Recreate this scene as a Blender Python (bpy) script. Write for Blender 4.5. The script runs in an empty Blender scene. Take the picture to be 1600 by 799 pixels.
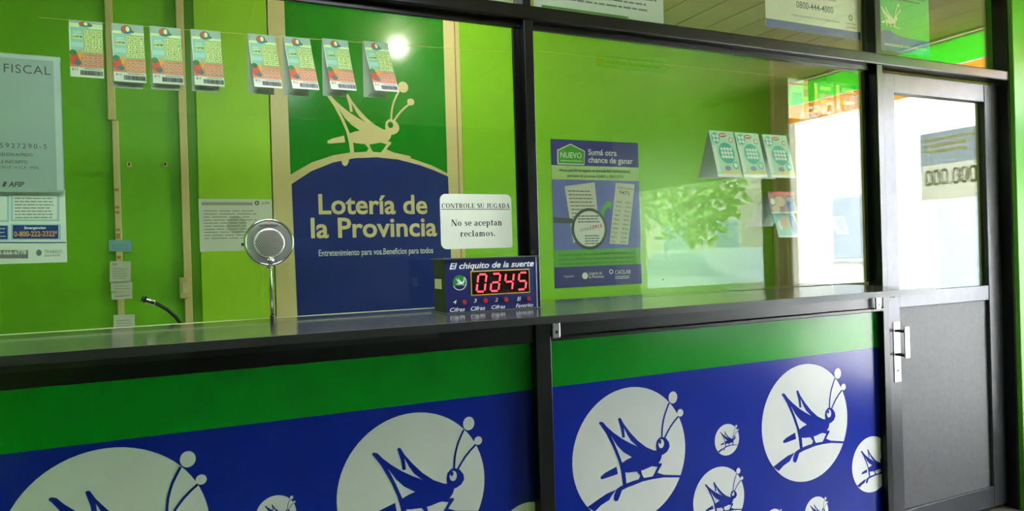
import bpy, bmesh, math, random
from mathutils import Vector, Matrix
random.seed(7)
D = bpy.data
C = bpy.context.scene.collection
scene = bpy.context.scene

# ------------------------------------------------------------------ camera
CAM = Vector((0.0, -2.1, 1.35)); FPX = 1100.0
CR = Vector((0.90488105, -0.4246661, -0.02913734))
CU = Vector((0.02824848, -0.00839051, 0.99956572))
CF = Vector((0.42472616, 0.90531116, -0.00440376))
cd = D.cameras.new('camera'); cam = D.objects.new('camera', cd); C.objects.link(cam)
cd.sensor_fit = 'HORIZONTAL'; cd.sensor_width = 36.0; cd.lens = FPX * 36.0 / 1600.0; cd.clip_start = 0.02; cd.clip_end = 300
m = Matrix.Identity(4)
for i in range(3):
    m[i][0] = CR[i]; m[i][1] = CU[i]; m[i][2] = -CF[i]; m[i][3] = CAM[i]
cam.matrix_world = m
scene.camera = cam

# ------------------------------------------------------------------ world, sun, exposure
w = D.worlds.new('sky'); scene.world = w; w.use_nodes = True
bg = w.node_tree.nodes['Background']; bg.inputs[0].default_value = (0.89, 0.93, 1.0, 1); bg.inputs[1].default_value = 20.0
sd = D.lights.new('sun', 'SUN'); sun = D.objects.new('sun', sd); C.objects.link(sun)
sd.energy = 140.0; sd.angle = 0.01; sd.color = (1.0, 0.98, 0.97)
sun.rotation_euler = Vector((0.72, -0.30, -0.9)).to_track_quat('-Z', 'Y').to_euler()
for nm, loc, sx, sy in (('window_portal', (4.36, -1.09, 1.3), 2.5, 1.58), ('window_portal_far', (4.36, -3.015, 1.2), 1.5, 1.77)):
    pd = D.lights.new(nm, 'AREA'); po = D.objects.new(nm, pd); C.objects.link(po)
    pd.shape = 'RECTANGLE'; pd.size = sx; pd.size_y = sy; pd.cycles.is_portal = True
    po.location = loc; po.rotation_euler = (0, math.pi/2, 0)      # -Z looks to -X
vs = scene.view_settings
vs.view_transform = 'Standard'; vs.look = 'None'; vs.exposure = 0.0; vs.gamma = 1.0; vs.use_curve_mapping = False
LAMP_POWER = 400.0; PANEL_POWER = 17.5

# ------------------------------------------------------------------ helpers
def at(px, py, Y):
    """world point on the plane y = Y that stands at pixel (px, py) of the 1600 x 799 photograph"""
    v = CF + CR * ((px - 800) / FPX) - CU * ((py - 399.5) / FPX)
    return CAM + v * ((Y - CAM.y) / v.y)

def lin(c):
    return tuple(((v/255)/12.92 if v/255 <= .04045 else ((v/255+.055)/1.055)**2.4) for v in c)

MATS = {}
def mat(name, rgb, rough=.5, metal=0., spec=.5, var=.06, scale=6., bump=0., bscale=80., coat=0., stretch=None):
    if name in MATS: return MATS[name]
    M = D.materials.new(name); M.use_nodes = True; nt = M.node_tree; N = nt.nodes; L = nt.links
    b = N['Principled BSDF']; c = lin(rgb)
    b.inputs['Roughness'].default_value = rough; b.inputs['Metallic'].default_value = metal
    b.inputs['Specular IOR Level'].default_value = spec; b.inputs['Coat Weight'].default_value = coat
    b.inputs['Coat Roughness'].default_value = .08
    tc = N.new('ShaderNodeTexCoord'); mp = N.new('ShaderNodeMapping'); L.new(tc.outputs['Object'], mp.inputs[0])
    if stretch: mp.inputs['Scale'].default_value = stretch
    nz = N.new('ShaderNodeTexNoise'); nz.inputs['Scale'].default_value = scale; nz.inputs['Detail'].default_value = 4
    L.new(mp.outputs[0], nz.inputs[0])
    cr = N.new('ShaderNodeValToRGB'); L.new(nz.outputs[0], cr.inputs[0])
    cr.color_ramp.elements[0].position = .3; cr.color_ramp.elements[1].position = .7
    cr.color_ramp.elements[0].color = tuple(max(0, v*(1-var)) for v in c) + (1,)
    cr.color_ramp.elements[1].color = tuple(min(1, v*(1+var)) for v in c) + (1,)
    L.new(cr.outputs[0], b.inputs['Base Color'])
    if bump:
        n2 = N.new('ShaderNodeTexNoise'); n2.inputs['Scale'].default_value = bscale; L.new(tc.outputs['Object'], n2.inputs[0])
        bp = N.new('ShaderNodeBump'); bp.inputs['Strength'].default_value = bump; bp.inputs['Distance'].default_value = .002
        L.new(n2.outputs[0], bp.inputs['Height']); L.new(bp.outputs[0], b.inputs['Normal'])
    MATS[name] = M
    return M

def emit(name, rgb, strength):
    if name in MATS: return MATS[name]
    M = D.materials.new(name); M.use_nodes = True; nt = M.node_tree
    b = nt.nodes['Principled BSDF']; b.inputs['Base Color'].default_value = lin(rgb) + (1,)
    b.inputs['Emission Color'].default_value = lin(rgb) + (1,); b.inputs['Emission Strength'].default_value = strength
    MATS[name] = M
    return M

def glass_mat(name, tint, rough=0.0, ior=1.5):
    """clear pane: what is not mirrored by Fresnel passes straight through"""
    if name in MATS: return MATS[name]
    M = D.materials.new(name); M.use_nodes = True; nt = M.node_tree; N = nt.nodes; L = nt.links
    N.remove(N['Principled BSDF'])
    ge = N.new('ShaderNodeNewGeometry'); ma = N.new('ShaderNodeMath'); ma.operation = 'MULTIPLY_ADD'
    L.new(ge.outputs['Backfacing'], ma.inputs[0]); ma.inputs[1].default_value = 1/ior - ior; ma.inputs[2].default_value = ior
    fr = N.new('ShaderNodeFresnel'); L.new(ma.outputs[0], fr.inputs['IOR'])
    tr = N.new('ShaderNodeBsdfTransparent'); tr.inputs[0].default_value = lin(tint) + (1,)
    gl = N.new('ShaderNodeBsdfGlossy'); gl.inputs['Roughness'].default_value = rough; gl.inputs[0].default_value = (1, 1, 1, 1)
    mx = N.new('ShaderNodeMixShader'); L.new(fr.outputs[0], mx.inputs[0]); L.new(tr.outputs[0], mx.inputs[1]); L.new(gl.outputs[0], mx.inputs[2])
    L.new(mx.outputs[0], N['Material Output'].inputs[0])
    MATS[name] = M
    return M

def translucent(name, rgb, k=.6, rough=.5):
    """thin vinyl or paper that lets daylight glow through"""
    if name in MATS: return MATS[name]
    M = D.materials.new(name); M.use_nodes = True; nt = M.node_tree; N = nt.nodes; L = nt.links
    N.remove(N['Principled BSDF'])
    d = N.new('ShaderNodeBsdfDiffuse'); t = N.new('ShaderNodeBsdfTranslucent'); mx = N.new('ShaderNodeMixShader')
    nz = N.new('ShaderNodeTexNoise'); nz.inputs['Scale'].default_value = 8
    cr = N.new('ShaderNodeValToRGB'); L.new(nz.outputs[0], cr.inputs[0]); c = lin(rgb)
    cr.color_ramp.elements[0].color = tuple(v*.95 for v in c) + (1,); cr.color_ramp.elements[1].color = c + (1,)
    L.new(cr.outputs[0], d.inputs[0]); L.new(cr.outputs[0], t.inputs[0])
    mx.inputs[0].default_value = k; L.new(d.outputs[0], mx.inputs[1]); L.new(t.outputs[0], mx.inputs[2])
    L.new(mx.outputs[0], N['Material Output'].inputs[0])
    MATS[name] = M
    return M

class MB:
    def __init__(s): s.v = []; s.f = []; s.marks = []
    def add(s, vs_, fs):
        o = len(s.v); s.v += [tuple(v) for v in vs_]; s.f += [tuple(i+o for i in f) for f in fs]; return s
    def _sub(s, q, idx):
        mp = {}
        for i in idx:
            for j in s.f[i]:
                if j not in mp: mp[j] = len(q.v); q.v.append(s.v[j])
            q.f.append(tuple(mp[j] for j in s.f[i]))
    def box(s, x0, x1, y0, y1, z0, z1):
        return s.add([(x0,y0,z0),(x1,y0,z0),(x1,y1,z0),(x0,y1,z0),(x0,y0,z1),(x1,y0,z1),(x1,y1,z1),(x0,y1,z1)],
                     [(0,3,2,1),(4,5,6,7),(0,1,5,4),(1,2,6,5),(2,3,7,6),(3,0,4,7)])
    def flat(s, pts, y):                       # flat print facing -y
        n = len(pts); a = sum(pts[i][0]*pts[(i+1) % n][1]-pts[(i+1) % n][0]*pts[i][1] for i in range(n))
        if a < 0: pts = pts[::-1]
        return s.add([(p[0], y, p[1]) for p in pts], [tuple(range(n))])
    def rect(s, x0, x1, z0, z1, y): return s.flat([(x0,z0),(x1,z0),(x1,z1),(x0,z1)], y)
    def disc(s, x, z, rx, rz, y, n=40):
        return s.flat([(x+rx*math.cos(2*math.pi*i/n), z+rz*math.sin(2*math.pi*i/n)) for i in range(n)], y)
    def ring(s, x, z, r0, r1, y, n=48, a0=0, a1=2*math.pi):
        vs_ = []; full = abs(a1-a0-2*math.pi) < 1e-6
        for i in range(n+1):
            a = a0+(a1-a0)*i/n; vs_ += [(x+r0*math.cos(a), y, z+r0*math.sin(a)), (x+r1*math.cos(a), y, z+r1*math.sin(a))]
        return s.add(vs_, [(2*i, 2*i+1, 2*i+3, 2*i+2) for i in range(n)])
    def stroke(s, pts, wd, y):                 # flat line of constant width in the XZ plane
        vs_ = []
        for i, p in enumerate(pts):
            a = pts[max(0,i-1)]; b = pts[min(len(pts)-1,i+1)]
            dx, dz = b[0]-a[0], b[1]-a[1]; l = math.hypot(dx,dz) or 1
            nx, nz = -dz/l*wd/2, dx/l*wd/2
            vs_ += [(p[0]-nx, y, p[1]-nz), (p[0]+nx, y, p[1]+nz)]
        return s.add(vs_, [(2*i, 2*i+2, 2*i+3, 2*i+1) for i in range(len(pts)-1)])
    def prism(s, pts, y0, y1):                 # XZ outline with depth
        n = len(pts); a = sum(pts[i][0]*pts[(i+1) % n][1]-pts[(i+1) % n][0]*pts[i][1] for i in range(n))
        if a < 0: pts = pts[::-1]
        return s.add([(p[0],y0,p[1]) for p in pts]+[(p[0],y1,p[1]) for p in pts],
                     [tuple(range(n)), tuple(range(2*n-1,n-1,-1))]+[(i+n,(i+1) % n+n,(i+1) % n,i)[::1] for i in range(n)])
    def tube(s, path, r, n=10, caps=True):
        path = [Vector(p) for p in path]; rs = r if isinstance(r,(list,tuple)) else [r]*len(path)
        up = Vector((0,0,1)); vs_ = []
        for i, p in enumerate(path):
            t = (path[min(len(path)-1,i+1)]-path[max(0,i-1)]).normalized()
            a = t.cross(up)
            if a.length < 1e-3: a = t.cross(Vector((0,1,0)))
            a.normalize(); b = a.cross(t)
            for k in range(n):
                th = 2*math.pi*k/n; vs_.append(p+a*(rs[i]*math.cos(th))+b*(rs[i]*math.sin(th)))
        fs = [(i*n+k, i*n+(k+1) % n, (i+1)*n+(k+1) % n, (i+1)*n+k) for i in range(len(path)-1) for k in range(n)]
        if caps: fs += [tuple(range(n))[::-1], tuple((len(path)-1)*n+k for k in range(n))]
        return s.add(vs_, fs)
    def lathe(s, prof, axis='Z', o=(0,0,0), n=32): # prof: (radius, height along axis)
        vs_ = []
        for r, h in prof:
            for k in range(n):
                a = 2*math.pi*k/n; c, d = r*math.cos(a), r*math.sin(a)
                p = {'Z': (c,d,h), 'Y': (c,h,d), 'X': (h,c,d)}[axis]
                vs_.append((p[0]+o[0],p[1]+o[1],p[2]+o[2]))
        fs = [(i*n+k, i*n+(k+1) % n, (i+1)*n+(k+1) % n, (i+1)*n+k) for i in range(len(prof)-1) for k in range(n)]
        return s.add(vs_, fs)
    def build(s, name, m_, parent=None, smooth=False, bevel=0., fix=True, split=True):
        if split and s.marks and 'lettering' in name or name in ('phone_number','price'):
            if len(s.marks) > 1 or (s.marks and s.marks[0][1]-s.marks[0][0] < len(s.f)):
                rest = set(range(len(s.f))); first = None
                for a_, b_ in s.marks:
                    q = MB(); rest -= set(range(a_, b_)); s._sub(q, range(a_, b_)); o = q.build(name, m_, parent, smooth, bevel, fix, False); first = first or o
                if rest:
                    q = MB(); s._sub(q, sorted(rest)); r_ = q.build('small_print', m_, parent, smooth, bevel, fix, False)
                return first
        me = D.meshes.new(name); o0 = Vector((0,0,0))
        if parent: o0 = origin(parent)
        me.from_pydata([Vector(v)-o0 for v in s.v], [], s.f)
        bm = bmesh.new(); bm.from_mesh(me)
        if fix: bmesh.ops.recalc_face_normals(bm, faces=bm.faces)
        bm.to_mesh(me); bm.free()
        if smooth:
            for p in me.polygons: p.use_smooth = True
        me.materials.append(m_)
        o = D.objects.new(name, me); C.objects.link(o)
        if parent: o.parent = parent
        if bevel:
            b = o.modifiers.new('bevel','BEVEL'); b.width = bevel; b.segments = 2; b.limit_method = 'ANGLE'
        return o

def origin(o):
    v = Vector((0,0,0))
    while o: v += o.location; o = o.parent
    return v

def thing(name, label, cat, loc=(0,0,0), group=None):
    o = D.objects.new(name, None); C.objects.link(o); o.location = loc; o.empty_display_size = .05
    tag(o, label, cat, group); return o
def tag(o, label=None, cat=None, group=None, kind=None):
    if label: o['label'] = label
    if cat: o['category'] = cat
    if group: o['group'] = group
    if kind: o['kind'] = kind
    return o
def struct(o, label=None):
    o['kind'] = 'structure'
    if label: o['label'] = label
    return o
def dup(root, loc, label):
    r = root.copy(); C.objects.link(r); r.location = loc; r['label'] = label
    for ch in list(root.children):
        c = ch.copy(); C.objects.link(c); c.parent = r
        for g in list(ch.children):
            d = g.copy(); C.objects.link(d); d.parent = c
    return r

DG = None
def glyphs(s, bold=0., shear=0., spacing=1.):
    cu = D.curves.new('type', 'FONT'); cu.body = s; cu.size = 1.0; cu.offset = bold; cu.shear = shear; cu.space_character = spacing
    cu.resolution_u = 3; cu.fill_mode = 'FRONT'
    ob = D.objects.new('type', cu); C.objects.link(ob)
    dg = bpy.context.evaluated_depsgraph_get(); dg.update()
    me = D.meshes.new_from_object(ob.evaluated_get(dg))
    v = [(p.co.x, p.co.y) for p in me.vertices]; f = [tuple(p.vertices) for p in me.polygons]
    D.objects.remove(ob); D.curves.remove(cu); D.meshes.remove(me)
    return v, f
CAPH = .73
def put(mb, s, x0, x1, z0, h, y, bold=0., shear=0., spacing=1., slope=0.):
    """one line of type: baseline z0, capital height h, stretched from x0 to x1 on the plane y"""
    v, f = glyphs(s, bold, shear, spacing)
    if not v: return mb
    a = min(p[0] for p in v); b = max(p[0] for p in v); k = (x1-x0)/max(1e-6, b-a)
    n0 = len(mb.f); mb.add([(x0+(p[0]-a)*k, y, z0+p[1]*h/CAPH+slope*(p[0]-a)*k) for p in v], f); mb.marks.append((n0, len(mb.f)))
    return mb
def putpx(mb, s, px0, px1, pyb, pyt, Y, **kw):
    """same, placed by the pixel box of the line (left, right, baseline, capital top) on the plane y = Y"""
    xc = (px0+px1)/2; zb = at(xc, pyb, Y).z
    return put(mb, s, at(px0,pyb,Y).x, at(px1,pyb,Y).x, zb, at(xc,pyt,Y).z-zb, Y, **kw)
def rows(mb, x0, x1, z0, z1, n, y, t=.45, ragged=.15, words=7):
    """illegible small print: broken thin lines"""
    for i in range(n):
        z = z1-(z1-z0)*(i+.5)/n; h = (z1-z0)/n*t; x = x0; e = x1-(x1-x0)*random.random()*ragged
        while x < e:
            l = (x1-x0)/words*(.4+random.random()); mb.rect(x, min(e,x+l), z-h/2, z+h/2, y); x += l+(x1-x0)/words*.14
    return mb

HOPPER = {
 'body':[(-0.54,0.534),(-0.533,0.553),(-0.507,0.557),(-0.468,0.542),(-0.402,0.465),(-0.295,0.368),(-0.153,0.262),(-0.009,0.173),(0.109,0.111),(0.212,0.059),(0.347,0.017),(0.457,-0.002),(0.515,-0.031),(0.56,-0.08),(0.536,-0.148),(0.494,-0.197),(0.416,-0.225),(0.339,-0.231),(0.216,-0.257),(0.096,-0.263),(-0.053,-0.254),(-0.123,-0.24),(-0.159,-0.092),(-0.07,-0.056),(0.014,-0.036),(-0.131,0.057),(-0.238,0.171),(-0.327,0.306),(-0.438,0.419)],
 'tibia':[(-0.537,0.539),(-0.425,0.376),(-0.303,0.139),(-0.223,-0.057),(-0.184,-0.223),(-0.157,-0.442),(-0.095,-0.44),(-0.107,-0.273),(-0.124,-0.184),(-0.165,-0.079),(-0.232,0.091),(-0.313,0.27),(-0.403,0.433),(-0.464,0.502)],
 'tail':[(-0.54,-0.252),(-0.534,-0.233),(-0.458,-0.192),(-0.26,-0.133),(-0.241,-0.246),(-0.346,-0.259),(-0.49,-0.277),(-0.53,-0.275)],
 'thigh':[(-0.208,0.555),(-0.195,0.571),(-0.166,0.567),(-0.111,0.469),(-0.003,0.331),(0.126,0.193),(0.273,0.075),(0.424,0.0),(0.317,0.011),(0.197,0.059),(0.109,0.114),(0.007,0.205),(-0.055,0.3),(-0.113,0.419)],
 'shin':[(-0.208,0.555),(-0.173,0.555),(-0.113,0.419),(-0.1,0.275),(-0.147,0.274),(-0.163,0.402),(-0.189,0.491)],
 'head':[(0.457,-0.002),(0.45,0.067),(0.468,0.14),(0.522,0.184),(0.575,0.189),(0.646,0.154),(0.697,0.083),(0.704,0.018),(0.661,-0.045),(0.591,-0.08),(0.538,-0.085),(0.483,-0.051)],
 'foreleg':[(0.385,-0.231),(0.447,-0.198),(0.549,-0.208),(0.548,-0.238),(0.497,-0.294),(0.464,-0.339),(0.58,-0.388),(0.894,-0.446),(0.893,-0.48),(0.579,-0.426),(0.358,-0.4),(0.412,-0.336),(0.47,-0.252)],
 'midleg':[(0.084,-0.254),(0.153,-0.334),(0.128,-0.375),(0.091,-0.409),(0.233,-0.402),(0.184,-0.319),(0.168,-0.257)]}
GROUND = {'ground':[(0.894,-0.446),(0.58,-0.393),(0.364,-0.379),(0.182,-0.377),(0.032,-0.389),(-0.103,-0.409),(-0.206,-0.434),(-0.271,-0.462),(-0.318,-0.545),(-0.328,-0.604),(-0.3,-0.636),(-0.257,-0.637),(-0.226,-0.593),(-0.179,-0.495),(-0.075,-0.468),(0.044,-0.451),(0.195,-0.426),(0.378,-0.421),(0.579,-0.429),(0.893,-0.48)],
 'slope':[(-0.776,-0.636),(-0.613,-0.566),(-0.44,-0.499),(-0.28,-0.47),(-0.355,-0.538),(-0.4,-0.597),(-0.545,-0.651),(-0.652,-0.724)]}
FEELERS = ([(0.563,0.178),(0.57,0.27),(0.581,0.353),(0.6,0.43),(0.627,0.512),(0.67,0.60),(0.718,0.687)], [(0.615,0.166),(0.67,0.245),(0.73,0.321),(0.805,0.395),(0.887,0.462)])
BULBS = ((0.793,0.760,.082,.092),(0.924,0.509,.058,.058))
def clip_poly(pts, xmin=None, xmax=None):
    for lim, sgn in ((xmin,1),(xmax,-1)):
        if lim is None: continue
        out = []
        for i in range(len(pts)):
            a, b = pts[i], pts[(i+1) % len(pts)]; ia, ib = (a[0]-lim)*sgn >= 0, (b[0]-lim)*sgn >= 0
            if ia: out.append(a)
            if ia != ib:
                t = (lim-a[0])/(b[0]-a[0]); out.append((lim, a[1]+t*(b[1]-a[1])))
        pts = out
        if len(pts) < 3: return []
    return pts
def hopper(mb, cx, cz, R, y, ground=True, lw=.028, xmax=None, feelers=True):
    """the grasshopper mark as flat print; R is the radius of its disc"""
    P = dict(HOPPER)
    if ground: P.update(GROUND)
    k = 0
    for n, pts in P.items():
        q = clip_poly([(cx+a*R, cz+b*R) for a, b in pts], None, xmax)
        if q: mb.flat(q, y-k*.00003); k += 1
    if feelers:
        for f in FEELERS:
            if xmax is None or cx+.9*R < xmax: mb.stroke([(cx+a*R, cz+b*R) for a, b in f], lw*R, y-.0003)
    return mb

# ------------------------------------------------------------------ materials
BLACK = mat('black anodised frame', (8,9,10), rough=.32, metal=.3, spec=.5, var=.15, scale=30)
DOORALU = mat('dark grey anodised door frame', (60,61,66), rough=.36, metal=.5, var=.12, scale=25)
DOORPAN = mat('dark grey laminate door panel', (84,83,87), rough=.55, metal=.1, spec=.3, var=.10, scale=40, bump=.15, bscale=400)
GLASS = glass_mat('clear partition glass', (246,252,246))
SHOPGLASS = glass_mat('shop window glass', (252,253,252)); TINTED = glass_mat('tinted side window glass', (190,196,193))  # tint added to dim the far window's daylight and its reflection
LEFTG = mat('green wall paint', (116,188,20), rough=.42, var=.05, scale=2.5)
LIME = mat('lime green board paint', (162,214,32), rough=.4, var=.04, scale=2)
RIGHTG = mat('leaf green wall paint', (134,202,28), rough=.34, var=.05, scale=2)
CREAM = mat('cream paint', (226,205,148), rough=.5, var=.05, scale=5)
BEIGE = mat('beige painted wood', (212,198,146), rough=.55, var=.07, scale=4)
PAPER = mat('white paper', (226,226,220), rough=.75, var=.03)
PAPERGREY = mat('grey thin paper', (176,182,176), rough=.8, var=.05)
INK = mat('black ink', (22,24,24), rough=.7, var=.0)
GREYINK = mat('grey ink', (120,124,126), rough=.7, var=.0)
NAVY = mat('navy vinyl print', (18,40,128), rough=.3, var=.04)
PGREEN = mat('green vinyl print', (6,132,16), rough=.17, var=.04)
PANBLUE = mat('royal blue panel laminate', (8,32,132), rough=.20, spec=.32, var=.05, scale=5)
PANGREEN = mat('green panel laminate', (0,126,24), rough=.20, spec=.32, var=.05, scale=5)
DISC = mat('white panel print', (240,238,243), rough=.22, spec=.35, var=.03)
CHROME = mat('polished chrome', (215,215,218), rough=.08, metal=1., var=.02)
STEEL = mat('brushed steel plate', (205,205,205), rough=.28, metal=.9, var=.05)
WHITEINK = mat('white print', (235,236,238), rough=.5, var=0.)
COUNTER = mat('dark laminate counter', (84,82,76), rough=.13, spec=.8, var=.10, scale=14, stretch=(1,12,12))
EDGE = mat('black counter edging', (20,20,20), rough=.45, var=.05)
TAPE = mat('yellowed tape', (214,204,150), rough=.4, var=.05)

# ------------------------------------------------------------------ setting
X0, X1, YB, YF, ZC = -1.25, 4.30, 1.13, -4.3, 2.60
struct(MB().box(X0-.2, X1+.0, YF-.2, YB+.2, -.1, 0).build('floor', mat('grey floor tile', (84,82,80), rough=.45, var=.1)))
ceil = struct(MB().box(X0-.2, X1+.3, YF-.2, YB+.2, ZC+.02, ZC+.1).build('ceiling', BEIGE))
n = 0; x = X0
pl = None
while x < X1-.01:
    e = min(X1, x+.20)
    if pl is None: pl = MB().box(0, .194, YF, YB, ZC, ZC+.02).build('plank', BEIGE, ceil, bevel=.003); pl.location = (x,0,0)
    else:
        q = pl.copy(); C.objects.link(q); q.parent = ceil; q.location = (x,0,0)
    x += .20
struct(MB().box(X0-.12, X0, YF, YB, 0, ZC).build('wall_left', LEFTG))
struct(MB().box(X0, X1, YF-.12, YF, 0, ZC).build('wall_front', mat('dim beige plaster', (92,90,86), rough=.7)))
wb = struct(MB().box(X0-.12, 4.3, YB, YB+.12, 0, ZC).build('wall_back', LEFTG))
# boards that stand proud on the back wall
MB().box(.072, .362, YB-.032, YB, .0, ZC).build('board', LIME, wb, bevel=.003)
MB().box(1.252, 3.262, YB-.03, YB, .0, ZC).build('board', RIGHTG, wb, bevel=.002)
MB().box(.006, .036, YB-.028, YB, .0, ZC).build('batten', CREAM, wb, bevel=.003)
MB().box(1.228, 1.250, YB-.036, YB, .0, ZC).build('batten', CREAM, wb, bevel=.003)
MB().box(3.265, 3.72, YB-.06, YB, 0, ZC).build('pilaster', BEIGE, wb, bevel=.004)
struct(MB().box(3.72, 3.84, .1, YB, 0, ZC).build('wall_booth', BEIGE))
we = struct(MB().box(3.7285, X1+.1, -.022, .12, 0, ZC).build('wall_right', mat('pale green wall paint', (72,142,24), rough=.45, var=.04, scale=2), bevel=.004))

# street wall at the right end: pier, sill, head and two windows (seen mirrored in the partition)
ws = struct(MB().box(X1, X1+.12, -2.13, -1.885, 0, ZC).box(X1, X1+.12, YF, -3.90, 0, ZC).box(X1, X1+.12, -1.885, -.30, 0, .35).box(X1, X1+.12, -.30, -.022, 0, ZC)
            .box(X1, X1+.12, -3.90, -2.13, 0, .45).box(X1, X1+.12, -3.90, -2.13, 1.95, ZC).build('wall_street', BEIGE))
MB().box(X1-.02, X1, -1.9, -.03, 2.588, 2.6).build('ceiling_moulding', mat('white moulding', (232,232,226)), ws)
for nm, y0, y1, z0, z1, bars in (('window_1', -1.885, -.30, .35, 2.59, (-1.885,)), ('window_2', -3.90, -2.13, .45, 1.95, ())):
    wn = struct(MB().box(X1+.035, X1+.041, y0, y1, z0, z1).build(nm, SHOPGLASS if nm == 'window_1' else TINTED))
    MB().box(X1+.02, X1+.06, y0, y0+.03, z0, z1).box(X1+.02, X1+.06, y1-.03, y1, z0, z1).box(X1+.02, X1+.06, y0, y1, z0, z0+.04).box(X1+.02, X1+.06, y0, y1, z1-.012, z1).build('window_frame', mat('white window frame', (228,228,224), rough=.4), wn)
    if nm == 'window_1':
        YV = X1+.0342
        def pane(y0_, y1_, z0_, z1_, nme, mt, xx=YV):
            return MB().add([(xx,y0_,z0_),(xx,y1_,z0_),(xx,y1_,z1_),(xx,y0_,z1_)], [(0,1,2,3)]).build(nme, mt, wn, fix=False)
        pane(-1.855, -.33, 2.428, 2.578, 'green_vinyl', translucent('green window vinyl', (22,205,30), .6))
        pane(-1.855, -.33, 2.420, 2.428, 'white_vinyl_line', translucent('white window vinyl', (245,245,240), .7))
        WV = translucent('white letter vinyl', (250,250,248), .95); OV = translucent('orange window vinyl', (240,150,40), .7)
        word = 'AGENCIA HÍPICA'; cells = []
        for ch in word:
            if ch == ' ': cells.append((None, None, .28)); continue
            v, f = glyphs(ch, bold=.02); a = min(p[0] for p in v); b = max(p[0] for p in v); cells.append(([(p[0]-a+.05, p[1]) for p in v], f, b-a+.10))
        kk = .70/sum(c_[2] for c_ in cells); y_ = -1.765; lt = MB(); edges_y = [(-1.855, -1.765)]
        bmo = bmesh.new()
        def fill_cell(y0_, y1_, loops_v, loops_f):
            vm = {}; ec = {}; es = []
            for fc in loops_f:
                for i_ in range(len(fc)):
                    e_ = tuple(sorted((fc[i_], fc[(i_+1) % len(fc)]))); ec[e_] = ec.get(e_, 0)+1
            for e_, c_ in ec.items():
                if c_ == 1:
                    for q_ in e_:
                        if q_ not in vm: vm[q_] = bmo.verts.new((YV, loops_v[q_][0], loops_v[q_][1]))
                    es.append(bmo.edges.new((vm[e_[0]], vm[e_[1]])))
            cv = [bmo.verts.new((YV, a_, b_)) for a_, b_ in ((y0_,2.290),(y1_,2.290),(y1_,2.420),(y0_,2.420))]
            if not es: bmo.faces.new(cv); return
            for i_ in range(4): es.append(bmo.edges.new((cv[i_], cv[(i_+1) % 4])))
            bmesh.ops.triangle_fill(bmo, use_beauty=True, use_dissolve=False, edges=es, normal=(1,0,0))
        fill_cell(-1.855, y_, [], [])
        for v, f, adv in cells:
            y2 = y_+adv*kk
            if v:
                L2 = [(y_+p[0]*kk, 2.300+p[1]*.092/CAPH) for p in v]
                lt.add([(YV, p[0], p[1]) for p in L2], f); fill_cell(y_, y2, L2, f)
            else: fill_cell(y_, y2, [], [])
            y_ = y2
        fill_cell(y_, -.33, [], [])
        lt.build('window_lettering', WV, wn, fix=False)
        me_ = D.meshes.new('orange_vinyl'); bmo.to_mesh(me_); bmo.free(); me_.materials.append(OV)
        ob_ = D.objects.new('orange_vinyl', me_); C.objects.link(ob_); ob_.parent = wn

# ------------------------------------------------------------------ glazed partition
part = thing('glazed_partition', 'black aluminium framed glass partition with transom panes above the counter', 'partition', (1.07, .035, 0))
FD = .07
def bar(name, *b, m_=BLACK, bevel=.0025): return MB().box(*b).build(name, m_, part, bevel=bevel)
bar('post', 1.053, 1.088, 0, FD, 1.172, 2.126); bar('post', 1.050, 1.082, 0, FD, 2.175, ZC)
bar('post', 1.058, 1.116, -.012, FD, .0, 1.149)
bar('post', 2.770, 2.808, 0, FD, .0, 2.126); bar('post', 2.770, 2.808, .002, FD, 2.175, ZC)
bar('post', 3.718, 3.728, .0, FD, 0, ZC, bevel=.001)
bar('post', -1.24, -1.2, 0, FD, 0, ZC)
bar('rail', -1.2, 3.72, -.004, FD, 2.126, 2.175, bevel=.006)
bar('rail', -1.2, 3.72, .004, FD, 2.56, ZC)
bar('rail', -1.2, 1.056, .0, FD, 1.046, 1.149); bar('rail', 1.117, 2.768, .0, FD, 1.062, 1.149)
bar('lip', 1.117, 2.768, -.006, .02, 1.046, 1.060)
bar('rail', -1.2, 1.056, .0, FD, .0, .10); bar('rail', 1.117, 2.768, .0, FD, .0, .10)
# slim glazing beads
bar('glazing_bead', 1.088, 2.770, .028, .045, 2.106, 2.126, bevel=.001); bar('glazing_bead', -1.2, 1.053, .028, .045, 2.106, 2.126, bevel=.001)
bar('glazing_bead', 1.028, 1.053, .034, .045, 1.185, 2.106, bevel=.001); bar('glazing_bead', 2.745, 2.770, .045, .06, 1.174, 2.106, bevel=.001)
def pane_(x0, x1, z0, z1): return MB().box(x0, x1, .046, .052, z0, z1).build('glass_pane', GLASS, part)
pane_(-1.2, 1.052, 1.181, 2.125); MB().box(-1.2, 1.052, .0458, .0522, 1.1788, 1.1810).build('edge_glow', mat('painted green edge glow', (206,228,170), rough=.2), part); pane_(1.089, 2.769, 1.174, 2.125)  # edge strip coloured pale green to stand for light glowing in the glass
pane_(-1.2, 1.049, 2.176, 2.559); pane_(1.083, 2.769, 2.176, 2.559); pane_(2.809, 3.719, 2.176, 2.559)
GI = .0535    # inner face of the glass, where notices are taped

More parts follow.
